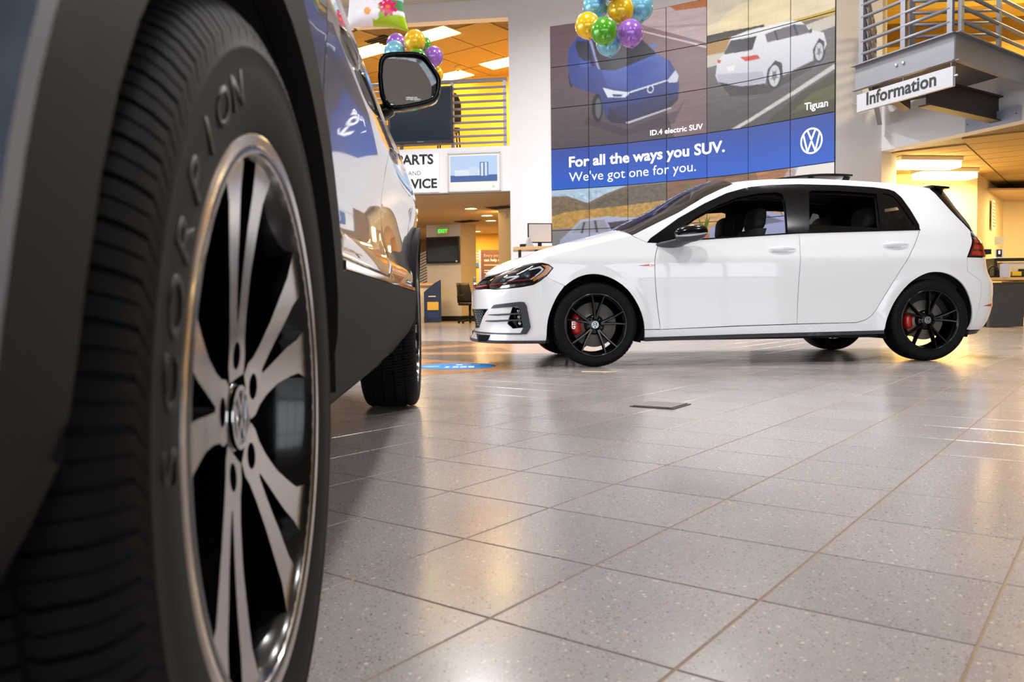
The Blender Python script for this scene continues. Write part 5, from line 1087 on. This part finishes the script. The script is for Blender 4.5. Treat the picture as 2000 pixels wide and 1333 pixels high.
# gallery ceiling lights, vent
def panel_lamp(label, x, y, z, sx, sy, rz, estr, group, col=(255, 214, 130), depth=.05, cat='ceiling light', name='ceiling_light'):
    t = thing(name, label, cat, (x, y, z), rz, group); MB().box((0, 0, depth / 2 + .004), (sx + .05, sy + .05, depth)).build('frame', mat('lamp_frame', (226, 214, 190), .5), t)
    MB().box((0, 0, -.004 - (.05 if depth > .06 else 0)), (sx, sy, .012 + (.10 if depth > .06 else 0))).build('diffuser', mat('lit_diffuser_%d' % int(estr), col, .5, emit=col, estr=estr), t); return t
for lab, x, y in (('square lit ceiling panel nearest the white pillar in the gallery', -.1, 20.24), ('lit ceiling panel above the gallery television', -1.49, 21.4), ('lit ceiling panel behind the yellow balloon', -1.63, 18.13), ('lit ceiling panel left of the balloons in the gallery', -3.17, 19.19), ('lit ceiling panel deep in the left of the gallery', -5.2, 19.6)):
    panel_lamp(lab, x, y, ZU + .02, 1.1, .55, GA, 9, 'gallery ceiling panels', (255, 205, 100))
t = thing('ceiling_vent', 'dark square air vent in the gallery ceiling', 'vent', (-2.75, 18.6, ZU + .035), GA); MB().box((0, 0, 0), (.6, .6, .02)).build('backing', steel_dark, t)
for k in range(5): MB().box((0, -.22 + .11 * k, -.015), (.56, .03, .02), rx=.5).build('slat', steel_dark, t)
t = thing('smoke_detector', 'small round detector under the gallery ceiling', 'detector', (-1.25, 20.6, ZU + .0)); MB().lathe([(.075, .04), (.08, .0), (.05, -.05), (0, -.055)], 20).build('cover', mat('yellowed_white', (230, 196, 110), .5), t, True); MB().lathe([(.022, -.05), (.022, -.07), (0, -.07)], 12).build('sensor', grid_dark, t)
# ------------------------------------------------------------------ passage under the left gallery
for k, (x, y) in enumerate(((-.95, 20.05), (-.61, 21.68), (-.54, 23.02), (-1.09, 26.36), (-.97, 29.05), (-2.9, 20.6), (-3.1, 23.4), (-4.6, 21.2))):
    lab = ('nearest', 'second', 'third', 'fourth', 'farthest')[k] + ' round downlight in the passage ceiling' if k < 5 else ('round downlight left of the wall television', 'round downlight behind the dark SUV, deep', 'round downlight at far left of the passage')[k - 5]
    t = thing('downlight', lab, 'ceiling light', (x, y, ZL), 0, 'passage downlights'); MB().lathe([(.19, 0), (.19, -.012), (.15, -.014), (.14, .02)], 28).build('ring', plaster, t, True); MB().lathe([(.142, -.006), (0, -.006)], 28).build('lens', mat('downlight_lens', (255, 224, 170), .5, emit=(255, 216, 150), estr=7), t)
for lab, x, y in (('dark air vent beside the white pillar in the passage ceiling', -.22, 19.7), ('dark air vent in front of the wall television', -1.2, 22.9)):
    t = thing('air_vent', lab, 'vent', (x, y, ZL - .01), GA); MB().box((0, 0, 0), (.7, .45, .02)).build('frame', mat('vent_beige', (190, 160, 120), .6), t)
    for k in range(6): MB().box((0, -.17 + .068 * k, -.012), (.62, .03, .02), rx=.6).build('slat', steel_dark, t)
t = flat_tv('television', 'black television on the pale wall block under the exit sign', (-1.95, 23.93, 2.04), (1, -.28), 1.02, .76, .08, mat('off_screen', (10, 10, 12), .1, coat=.6)); MB().box((.42, -.045, -.33), (.05, .004, .04)).build('sticker', paper, t)
t = thing('exit_sign', 'green lit EXIT sign above the passage television', 'sign', (-1.95, 24.03, 2.60), math.atan2(-.28, 1)); MB().box((0, 0, 0), (.36, .06, .24)).build('housing', mat('sign_cream', (226, 206, 170), .5), t); text('EXIT', .14, (0, -.033, -.055), (1, 0, 0), (0, 0, 1), mat('exit_green', (20, 170, 60), .5, emit=(20, 210, 60), estr=1.6), t, align='CENTER', width=.28, bold=.02)
ch = thing('office_chair', 'black swivel office chair beside the pale wall block', 'chair', (-1.05, 20.9, 0), -.9)
v = []
for i in range(9):
    z = .52 + .50 * i / 8; w = .23 - .05 * i / 8
    for k in range(9): s = -1 + .25 * k; v.append((-.22 - .10 * (i / 8) ** 1.5 - .06 * (1 - s * s) + .04, s * w, z))
o = link('backrest', mesh('backrest', v, [(i * 9 + k, i * 9 + k + 1, (i + 1) * 9 + k + 1, (i + 1) * 9 + k) for i in range(8) for k in range(8)], True), black_matt, ch); md = o.modifiers.new('t', 'SOLIDIFY'); md.thickness = .03
autosmooth(MB().box((.02, 0, .48), (.46, .46, .07)).build('seat', black_matt, ch, bevel=.03)); MB().tube([(0, 0, .06), (0, 0, .45)], .03, 10).build('column', black_matt, ch, True)
for s in (-1, 1): MB().tube([(-.16, s * .22, .5), (-.14, s * .28, .68), (.12, s * .28, .70)], .018, 8).build('armrest', black_matt, ch, True)
for k in range(5):
    a = 2 * PI * k / 5; MB().tube([(0, 0, .09), (.30 * math.cos(a), .30 * math.sin(a), .05)], [.025, .016], 8).lathe([(.0, -.02), (.028, -.02), (.028, .02), (0, .02)], 12, lambda u, v_, w: (.30 * math.cos(a) + u, .30 * math.sin(a) + w, .03 + v_)).build('foot', black_matt, ch)
def stand_poster(name, label, loc, rz, w, h, z0, cols):
    t = thing(name, label, 'poster', loc, rz); MB().box((0, 0, z0 + h / 2), (w, .02, h)).build('board', mat('poster_brown', cols, .4, noise=.35, nscale=3), t)
    for s in (-1, 1): MB().box((s * (w / 2 + .03), 0, (z0 + h) / 2), (.06, .05, z0 + h)).build('pole', alu, t)
    MB().box((0, 0, .02), (w + .12, .4, .04)).build('foot', alu, t); return t
t = stand_poster('poster_stand', 'brown poster on a silver stand reading Every personal can help say', (-.38, 21.9, 0), .05, .82, 1.35, .55, (120, 84, 66))
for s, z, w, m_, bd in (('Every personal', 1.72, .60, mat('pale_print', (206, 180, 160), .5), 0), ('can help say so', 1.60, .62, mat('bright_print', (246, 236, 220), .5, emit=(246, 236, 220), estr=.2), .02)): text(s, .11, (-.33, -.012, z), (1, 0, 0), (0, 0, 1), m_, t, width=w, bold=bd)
MB().box((-.05, -.012, 1.50), (.56, .004, .035)).build('small_print', mat('pale_print', (206, 180, 160), .5), t)
for k, w in enumerate((.42, .22)): MB().box((-.33 + w / 2, -.012, 1.36 - .06 * k), (w, .004, .02)).build('small_print', paper, t)
t = thing('wall_poster', 'small poster with blue and red shapes on the yellow wall', 'poster', (-1.05, 27.36, 1.95), 0); MB().box((0, 0, 0), (.62, .02, .52)).build('sheet', mat('poster_tan', (196, 160, 104), .6), t)
for k in range(3): MB().box((-.06, -.014, .20 - .09 * k), (.42, .004, .035)).build('print_line', paper, t)
MB().box((-.05, -.014, -.19), (.34, .004, .13)).build('blue_block', mat('print_blue', (40, 120, 190), .5), t); MB().box((.2, -.016, -.12), (.16, .004, .16), ry=.5).build('red_block', mat('print_red', (200, 60, 60), .5), t)
t = thing('service_desk', 'white service counter with round emblem seen behind the SUV wheel', 'desk', (-2.75, 22.6, 0)); MB().box((0, .3, .50), (1.5, .6, 1.0)).build('body', mat('counter_white', (226, 214, 200), .5), t); MB().box((0, .28, 1.03), (1.6, .72, .06)).build('worktop', wood, t); vw_logo(MB(), .14, lambda u, v, w: (.62 + u, -.002 - w, .68 + v), 0, .004, .06).build('emblem', black_text, t)
t = thing('banner_stand', 'dark blue leaflet banner leaning by the service counter', 'banner', (-2.2, 22.40, 0)); navy = mat('navy_board', (18, 40, 84), .4)
MB().prism([(-.16, 0), (.3, 0), (.3, 1.15), (.12, 1.05), (-.16, .82)], -.02, .02, lambda u, v, w: (u, w, v)).build('board', navy, t); MB().box((.08, -.03, .44), (.3, .02, .22)).build('yellow_leaflet', mat('leaflet', (226, 190, 90), .5), t); MB().box((.08, -.03, .20), (.28, .02, .16)).build('blue_leaflet', mat('leaflet_blue', (30, 60, 120), .5), t); MB().box((.06, -.03, .70), (.2, .006, .025)).build('print_line', paper, t); MB().prism([(-.16, .02), (.0, .02), (-.16, .14)], -.1, .1, lambda u, v, w: (u, w, v)).build('foot', navy, t)
t = thing('window_blind', 'slanted white blind beyond the service counter', 'blind', (-3.5, 29.40, .9), 0)
for k in range(12): MB().box((0, 0, .1 + .1 * k), (1.4, .06, .05), ry=-.45).build('slat', paper, t)
MB().box((0, .06, .7), (1.5, .02, 1.5)).build('pane', mat('blue_pane', (120, 130, 160), .3), t)
t = thing('track_lamp', 'small track spotlight on the passage ceiling by the cream column', 'spotlight', (-.12, 20.34, ZL)); MB().box((0, 0, -.02), (.4, .03, .03)).build('track', paper, t); MB().tube([(.02, 0, -.03), (.02, 0, -.12)], .008, 6).build('stem', paper, t); MB().lathe([(.03, .05), (.045, -.06), (.04, -.06), (0, -.03)], 16, lambda u, v, w: (.02 + u, -.02 + .5 * w + v, -.16 + w)).build('head', paper, t, True)
# ------------------------------------------------------------------ reception counter in front of the picture wall
rd = thing('reception_counter', 'white curved reception counter with wooden top behind the hatchback hood', 'desk', (0, 0, 0))
def crv(off, n=22, x0=.03, x1=3.4):
    return [(x, 11.0 + .9 * ((x - 1.4) / 2.0) ** 2 * .45 + off) for x in np.linspace(x0, x1, n)]
fr_, bk_ = crv(0), crv(.46); MB().prism(fr_ + bk_[::-1], 1.205, 1.245).build('worktop', wood, rd); f2, b2 = crv(.12, x0=.22, x1=3.3), crv(.42, x0=.22, x1=3.3); MB().prism(f2 + b2[::-1], 0, 1.13).build('front_panel', white_wall, rd)
for k in range(2, 21, 4):
    x, y = fr_[k]; MB().prism([(.10, 1.205), (.34, 1.205), (.34, 1.12), (.30, 1.10)], x - .02, x + .02, lambda u, v, w, y=y: (w, y + u, v)).build('bracket', black_matt, rd)
MB().prism([(.05, 1.205), (.20, 1.205), (.26, 1.08)], .10, .14, lambda u, v, w: (w, fr_[1][1] + u, v)).build('bracket', black_matt, rd)
mo = thing('computer_monitor', 'back of a grey computer monitor on the reception counter', 'monitor', (.40, 11.42, 1.245), .15); autosmooth(MB().box((0, 0, .20), (.34, .03, .27)).build('bezel', black_matt, mo, bevel=.004)); MB().box((0, -.017, .20), (.31, .006, .24)).build('rear_panel', mat('monitor_grey', (196, 192, 194), .5), mo); MB().box((0, .02, .06), (.05, .03, .12)).build('neck', black_matt, mo); MB().box((0, .02, .008), (.2, .16, .016)).build('base', black_matt, mo)
t = thing('card_holder', 'silver sloped card holder on the counter before the monitor', 'holder', (.24, 11.22, 1.245), .3); MB().prism([(-.06, 0), (.06, 0), (.0, .13)], -.05, .05, lambda u, v, w: (u, w, v)).build('stand', alu, t); MB().box((-.08, 0, .018), (.07, .07, .036)).build('card_tray', black_matt, t)
pl = thing('potted_plant', 'small green plant in a brown pot on the counter, seen through the car', 'plant', (2.66, 11.5, 1.245)); MB().lathe([(0, 0), (.06, 0), (.085, .16), (.075, .16), (.07, .14), (0, .14)], 24).build('pot', mat('clay_pot', (150, 92, 52), .7), pl, True); leaf = mat('leaf_green', (76, 128, 48), .5)
for k in range(16):
    a = random.uniform(0, 2 * PI); l = random.uniform(.14, .34); tl_ = random.uniform(.2, 1.0); b0 = Vector((0, 0, .14)); d_ = Vector((math.cos(a) * math.sin(tl_ * .8), math.sin(a) * math.sin(tl_ * .8), math.cos(tl_ * .8))); q = d_.orthogonal().normalized() * .028; m1 = b0 + d_ * l * .55; m2 = b0 + d_ * l + Vector((0, 0, -.03 * tl_))
    MB().add([b0, m1 + q, m2, m1 - q, m1 + Vector((0, 0, .01))], [(0, 1, 4), (1, 2, 4), (2, 3, 4), (3, 0, 4)]).build('leaf', leaf, pl)
# ------------------------------------------------------------------ steel balcony, information sign
bal = thing('steel_balcony', 'grey steel balcony prow with bar railing at the upper right', 'balcony', (0, 0, ZM)); K, Lp, Rp, Bp = Vector((5.383, 10.148)), Vector((4.79, 11.522)), Vector((7.16, 11.50)), Vector((6.05, 13.75))
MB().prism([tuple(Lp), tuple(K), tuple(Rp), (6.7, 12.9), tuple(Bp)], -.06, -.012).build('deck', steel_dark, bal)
def channel(a, b, name='channel_beam', ext=0):
    a, b = Vector(a), Vector(b); d = (b - a).normalized(); a = a - d * ext; l = (b - a).length; rz = math.atan2(d.y, d.x); c = (a + b) / 2; n = Vector((d.y, -d.x)); mb = MB()
    mb.box((c.x, c.y, -.17), (l, .016, .344), rz=rz); mb.box((c.x + n.x * .03, c.y + n.y * .03, -.007), (l + .06, .085, .014), rz=rz); mb.box((c.x + n.x * .025, c.y + n.y * .025, -.337), (l + .04, .07, .014), rz=rz); return mb.build(name, steel, bal)
channel(Lp, K, ext=.04); channel(K, Rp); channel((5.02, 11.62), Bp)
for s in (.70, .82):
    q = Lp + (K - Lp) * s * .62; MB().lathe([(0, .03), (.018, .028), (.022, .012), (.022, 0)], 14, lambda u, v, w: (q.x - w * .9 + u * .4, q.y - w * .4 - u * .9, -.17 + v)).build('bolt', badge_m, bal)
runs = [(Lp + Vector((.06, .02)), K + Vector((.0, .10)), (0, .5, 1)), (K + Vector((.10, .05)), Rp, (0, .5, 1)), (Lp + Vector((.1, .05)), Bp - Vector((.1, .1)), (.22, .6, 1)), (Lp + Vector((.9, .35)), Rp + Vector((-.3, .3)), (0, .45))]
for a, b, ps in runs:
    for s in ps:
        q = a + (b - a) * s; MB().box((q.x, q.y, .55), (.075, .04, 1.1), rz=math.atan2((b - a).y, (b - a).x)).build('post', steel, bal)
    for k in range(6): MB().tube([(a.x, a.y, .155 + .165 * k), (b.x, b.y, .155 + .165 * k)], .024, 8).build('rail_bar', steel, bal, True)
    MB().tube([(a.x, a.y, 1.12), (b.x, b.y, 1.12)], .03, 8).build('hand_rail', steel, bal, True)
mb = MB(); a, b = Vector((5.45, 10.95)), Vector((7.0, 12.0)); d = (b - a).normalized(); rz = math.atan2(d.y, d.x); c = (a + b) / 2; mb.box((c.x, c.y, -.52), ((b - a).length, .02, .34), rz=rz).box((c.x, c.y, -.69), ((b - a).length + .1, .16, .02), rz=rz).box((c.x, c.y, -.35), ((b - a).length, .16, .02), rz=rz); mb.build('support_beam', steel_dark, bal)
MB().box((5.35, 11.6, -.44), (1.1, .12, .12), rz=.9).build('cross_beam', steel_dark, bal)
sg_ = thing('hanging_sign', 'silver Information sign hanging under the steel balcony', 'sign', (0, 0, 0)); s0, s1 = Vector((4.792, 11.52)), Vector((5.381, 10.150)); d = (s1 - s0).normalized(); n = Vector((d.y, -d.x)); c = (s0 + s1) / 2
MB().box((c.x, c.y, 3.168), ((s1 - s0).length, .045, .236), rz=math.atan2(d.y, d.x)).build('board', mat('sign_silver', (176, 177, 184), .45, .2), sg_)
text('Information', .17, (s0.x + d.x * .17 + n.x * .024, s0.y + d.y * .17 + n.y * .024, 3.115), (d.x, d.y, 0), (0, 0, 1), black_text, sg_, width=1.09, bold=.022)
for s in (.04, .5, .97):
    q = s0 + (s1 - s0) * s; MB().tube([(q.x, q.y, 3.27), (q.x, q.y, 3.352)], .006, 6).build('hanger_rod', alu, sg_)
for q, s in ((s0, -1), (s1, 1)): MB().tube([(q.x, q.y, 3.17), (q.x + d.x * .05 * s, q.y + d.y * .05 * s, 3.17)], .012, 8).build('end_pin', badge_m, sg_)
t = thing('blank_plaque', 'plain blue-grey plaque on the white gallery edge', 'sign', (0, 0, 0)); q0, q1 = Vector((6.79, 12.44)), Vector((7.11, 11.65)); c = (q0 + q1) / 2; MB().box((c.x - .02, c.y - .01, 3.04), ((q1 - q0).length, .02, .205), rz=math.atan2((q1 - q0).y, (q1 - q0).x)).build('plate', mat('plaque_blue', (166, 172, 190), .4), t)
for q in (q0 + (q1 - q0) * .05, q1 - (q1 - q0) * .05): MB().box((q.x - .035, q.y - .014, 3.05), (.01, .02, .01)).build('screw', steel_dark, t)
# ------------------------------------------------------------------ office corner
for lab, x, y in (('nearer lit fluorescent fitting in the office corner ceiling', 7.40, 14.87), ('farther lit fluorescent fitting in the office corner ceiling', 8.43, 16.2)):
    panel_lamp(lab, x, y, ZR - .04, 1.12, .34, .12, 14, 'office fluorescent fittings', (255, 226, 150), .07)
od = thing('office_desk', 'wooden office desk with dark grey side panel at the right edge', 'desk', (7.78, 13.5, 0), -.05)
MB().box((.27, .35, .37), (.54, .7, .72)).build('side_panel', mat('desk_charcoal', (56, 56, 62), .6), od); MB().box((.95, .35, .79), (1.95, .78, .045)).build('worktop', wood, od)
for z, h in ((.62, .24), (.33, .30)):
    dr = MB().box((.80, -.01, z), (.50, .03, h)).build('drawer', wood, od); MB().tube([(.62, -.04, z + h * .3), (.90, -.04, z + h * .3)], .007, 8).build('handle', alu, dr)
MB().box((.80, .35, .46), (.5, .68, .6)).build('drawer_box', wood, od)
for x, y in ((.6, .02), (1.85, .02), (1.85, .66)): MB().tube([(x, y, 0), (x, y, .77)], .022, 10).build('leg', alu, od, True)
hu = thing('desk_hutch', 'black and white hutch unit standing on the office desk', 'hutch', (8.55, 13.80, .8125), -.05); MB().box((0, 0, .30), (1.2, .34, .04)).box((-.58, 0, .15), (.05, .34, .30)).build('black_frame', black_matt, hu); MB().box((.05, .02, .13), (1.0, .28, .25)).build('white_case', mat('hutch_white', (226, 218, 206), .5), hu); MB().box((-.10, -.13, .12), (.18, .01, .04)).build('slot', black_matt, hu)
t = thing('card_display', 'clear card display with black label on the hutch', 'display', (8.06, 13.74, 1.1325), -.05); MB().box((0, 0, .075), (.15, .01, .15)).build('card', paper, t); MB().box((0, -.008, .085), (.085, .006, .12)).build('label_card', black_matt, t); MB().box((0, -.012, .10), (.03, .004, .055)).build('print_mark', white_text, t); MB().box((0, -.02, .006), (.16, .1, .012)).build('base', paper, t); MB().box((0, 0, .29), (.15, .006, .13)).build('top_card', mat('cream_card', (240, 226, 190), .5), t)
t = thing('tape_dispenser', 'black desk tape dispenser beside the papers', 'dispenser', (7.90, 13.62, .8125)); MB().tube([(.08 * math.cos(a) , 0, .10 + .09 * math.sin(a)) for a in [PI * k / 10 for k in range(11)]], .014, 8).build('arch', black_matt, t, True); MB().box((0, 0, .015), (.2, .07, .03)).box((-.08, 0, .06), (.02, .04, .09)).box((.08, 0, .06), (.02, .04, .09)).build('base', black_matt, t)
t = thing('paper_rack', 'upright rack of white papers on the office desk', 'papers', (8.0, 13.48, .8125));
for k in range(4): MB().box((.02 * k, .02 * k, .11 - .008 * k), (.012, .16, .22 - .016 * k), rz=.3).build('sheet', paper if k % 2 else mat('grey_sheet', (180, 184, 200), .6), t)
t = thing('yellow_box', 'small yellow note box on a black tray on the desk', 'box', (8.28, 13.60, .8125)); MB().box((0, 0, .012), (.26, .12, .024)).build('tray', black_matt, t); MB().box((-.03, 0, .06), (.15, .09, .07)).build('box', mat('note_yellow', (240, 200, 40), .5), t); MB().box((.09, 0, .06), (.03, .04, .07)).build('stamp', steel_dark, t)
t = thing('wall_vent', 'white slatted vent high on the cream office wall', 'vent', (10.55, 18.22, 2.30), math.atan2(3.0, 2.3))
MB().box((0, 0, 0), (.36, .02, .62)).build('frame', paper, t)
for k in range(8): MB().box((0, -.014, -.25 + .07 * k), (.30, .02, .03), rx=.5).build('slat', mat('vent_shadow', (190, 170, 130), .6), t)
t = thing('sprinkler', 'small sprinkler head under the office ceiling', 'sprinkler', (11.6, 18.2, ZR + .04)); MB().tube([(0, 0, 0), (0, 0, -.09)], .012, 8).build('stem', steel_dark, t); MB().lathe([(0, -.09), (.035, -.095), (0, -.10)], 12).build('plate', steel_dark, t)
t = thing('ceiling_vent', 'dark slotted vent left of the fluorescent fittings', 'vent', (7.15, 15.5, ZR + .02), GA); MB().box((0, 0, 0), (.5, .5, .02)).build('backing', steel_dark, t)
for k in range(4): MB().box((0, -.16 + .11 * k, -.015), (.46, .03, .02), rx=.5).build('slat', steel_dark, t)
# ------------------------------------------------------------------ hall ceiling lamps, unseen (the far three added to brighten the walls)
for k, (x, y) in enumerate(HALL_LAMPS):
    t = thing('pendant_lamp', 'unseen round white hall lamp in the high ceiling, number %s from the shop front' % ('one', 'two', 'three', 'four', 'five', 'six', 'seven', 'eight', 'nine')[k], 'ceiling light', (x, y, ZC), 0, 'hall ceiling lamps'); MB().lathe([(.42, 0), (.42, -.05), (.36, -.06), (.35, -.02)], 36).build('ring', alu, t, True); MB().lathe([(.355, -.03), (0, -.03)], 36).build('diffuser', mat('hall_diffuser', (255, 250, 240), .5, emit=(255, 248, 236), estr=6), t)
# ------------------------------------------------------------------ balloons
def balloon_mat(n, c): return mat('balloon_' + n, c, .22, .25, coat=.8, coat_rough=.08)
BC = {'yellow': (232, 186, 10), 'purple': (150, 96, 196), 'blue': (112, 182, 210), 'green': (72, 156, 20)}
def balloon(label, col, c, r, group, top, tilt=0.):
    t = thing('balloon', label, 'balloon', c, 0, group); m = balloon_mat(col, BC[col]); pr = []
    for k in range(17):
        a = PI * k / 16; rr = math.sin(a) * r; z = math.cos(a) * r * 1.06
        if a > 2.2: rr *= 1 - .25 * (a - 2.2); z -= .05 * r * (a - 2.2)
        pr.append((max(rr, .0005), z))
    b = MB().lathe(pr, 28).build('skin', m, t, True); b.rotation_euler = (tilt, tilt * .6, 0)
    MB().lathe([(.012, -r * 1.10), (.018, -r * 1.17), (.0, -r * 1.17)], 10).build('knot', m, b, True)
    return t
D_ = 10.3 / 1619; tp = (-1.25, 10.3)
def bpos(x, y, Y):
    d = _fw + _R * ((x - 1000) / _f) - _U * ((y - 666.5) / _f); return tuple(Vector((0, 0, CAM_H)) + d * (Y / d.y))
for lab, col, x, y, rp, Y in (('purple balloon at the upper left of the far cluster', 'purple', 774, 86, 19, 10.5), ('pale blue balloon low on the left of the far cluster', 'blue', 771, 102, 20.5, 10.25), ('large yellow balloon atop the far cluster', 'yellow', 810, 81, 21, 10.2), ('green balloon half hidden right of the far yellow one', 'green', 825, 90, 18, 10.46), ('green balloon low in the far cluster, above the SUV mirror', 'green', 815, 117, 19.5, 10.06), ('purple balloon at the right of the far cluster', 'purple', 846, 111, 19, 10.24), ('yellow balloon peeking out below the far purple one', 'yellow', 850, 146, 16, 10.42)):
    balloon(lab, col, bpos(x, y, Y), rp * Y / 1619, 'balloon cluster over the passage', tp, .2)
for lab, col, x, y, rp, Y in (('pale blue balloon at the upper left of the near cluster', 'blue', 1163, 12, 25, 9.14), ('yellow balloon at the top middle of the near cluster', 'yellow', 1212, 20, 25.5, 9.02), ('pale blue balloon at the upper right of the near cluster', 'blue', 1251, 14, 25, 9.12), ('yellow balloon at the left of the near cluster', 'yellow', 1148, 50, 24.5, 8.95), ('green balloon in the middle of the near cluster', 'green', 1180, 61, 25.5, 8.72), ('purple balloon at the right of the near cluster', 'purple', 1231, 65, 25.5, 8.86), ('pale blue balloon at the bottom of the near cluster', 'blue', 1189, 84, 24.5, 9.06), ('small green balloon peeking out behind the purple one', 'green', 1236, 42, 17, 9.38), ('purple balloon above the frame on the near cluster', 'purple', 1190, -28, 25, 8.88)):
    balloon(lab, col, bpos(x, y, Y), rp * Y / 1619, 'balloon cluster before the picture wall', (1.1, 9.0), -.15)
fb = thing('foil_balloon', 'square white foil balloon printed with flowers and green grass', 'balloon', bpos(735, -2, 9.5), .12)
n = 44; v = []; cl = []
def petal(x, z, c, r0, np_, ph): 
    a = math.atan2(z - c[1], x - c[0]); r = math.hypot(x - c[0], z - c[1]); return r < r0 * (.55 + .45 * abs(math.cos(np_ / 2 * (a + ph))))
for s in (-1, 1):
    for i in range(n + 1):
        for k in range(n + 1):
            a, b = -1 + 2 * i / n, -1 + 2 * k / n; q = (1 - a * a) * (1 - b * b); pin = 1 - .16 * (1 - a * a) * abs(b) ** 2 ; pin2 = 1 - .16 * (1 - b * b) * abs(a) ** 2
            x, z = .36 * a * pin2, .36 * b * pin; v.append((x, s * .13 * q ** .42, z)); c = (240, 238, 246)
            if z > .05: c = (232, 240, 236)
            if abs(z - .0) < .05 and x > -.1: c = (176, 208, 236)
            if z < -.08 and x > .02 and z < -.10 + .12 * math.sin(3 + 6 * x): c = (150, 190, 60)
            if x > .08 and -.16 < z < -.04 and x > .14: c = (70, 140, 84)
            if (z < -.245 + .10 * x and x > -.04) or (z < -.20 and x > .16): c = (168, 200, 20)
            if petal(x, z, (.13, -.12), .105, 8, .3): c = (216, 24, 100)
            if math.hypot(x - .13, z + .12) < .02: c = (240, 130, 30)
            if petal(x, z, (-.10, -.17), .14, 10, 0): c = (246, 240, 250)
            if math.hypot(x + .10, z + .17) < .038: c = (236, 156, 20)
            if petal(x, z, (0.0, .07), .06, 8, 0): c = (236, 130, 190)
            if math.hypot(x - .15, z - .03) < .028 or math.hypot(x - .24, z - .03) < .03: c = (190, 204, 60)
            cl.append(srgb(*c))
m1 = (n + 1) ** 2; f = []
for s in (0, 1):
    for i in range(n):
        for k in range(n): a = s * m1 + i * (n + 1) + k; q = (a, a + n + 1, a + n + 2, a + 1); f.append(q if s == 0 else q[::-1])
me = mesh('foil_skin', v, f, True); ca = me.color_attributes.new('print', 'FLOAT_COLOR', 'POINT'); ca.data.foreach_set('color', np.array(cl).ravel())
fm = mat('printed_foil', (240, 240, 245), .25, coat=.5); nd = fm.node_tree.nodes.new('ShaderNodeAttribute'); nd.attribute_name = 'print'; fm.node_tree.links.new(nd.outputs['Color'], fm.node_tree.nodes['Principled BSDF'].inputs['Base Color'])
link('foil_skin', me, fm, fb); MB().tube([(0, 0, .34), (.1, 0, ZC - fb.location.z)], .0008, 4).build('string', paper, fb)
# ------------------------------------------------------------------ things on the floor
dc = thing('floor_decal', 'round bright blue notice sticker on the tan floor disc', 'sticker', (-.431, 6.47, .0018)); MB().lathe([(.30, 0), (.30, .0012), (0, .0012)], 64).build('disc', mat('decal_blue', (20, 130, 206), .6, spec=.15), dc); MB().lathe([(.07, .0014), (0, .0014)], 32, lambda u, v, w: (u - .2, v - .02, w)).build('pale_spot', mat('decal_pale', (96, 170, 224), .35), dc)
for k, (x, w) in enumerate(((-.07, .03), (-.005, .045), (.055, .05), (.115, .045))):
    for j in range(3): MB().box((x, -.06 - .045 * j, .0016), (w, .022, .0006)).build('print_line', paper, dc)
for k in range(4): MB().box((-.06 + .07 * k, .12, .0016), (.05, .06, .0006)).build('print_block', mat(('dark_print', 'white_print', 'red_print', 'pale_blue_print')[k], ((60, 50, 70), (240, 240, 240), (180, 70, 90), (170, 190, 226))[k], .5), dc)
t = thing('floor_plate', 'flat grey access plate let into the tiles', 'floor plate', (.692, 3.865, 0), GA + .05); MB().box((0, 0, .004), (.19, .19, .008)).build('lid', mat('plate_grey', (112, 104, 98), .6, noise=.25, nscale=40), t); MB().box((0, 0, .002), (.215, .215, .004)).build('rim', steel_dark, t)
t = thing('tape_strips', 'strips of yellowed tape on the tiles before the front wheel', 'tape', (.625, 5.80, .0)); tp_ = mat('old_tape', (206, 194, 150), .6, noise=.3, nscale=60)
MB().box((-.03, 0, .001), (.22, .05, .002), rz=-.25).build('strip', tp_, t); MB().box((.06, -.03, .0015), (.12, .03, .002), rz=.5).build('strip', tp_, t)
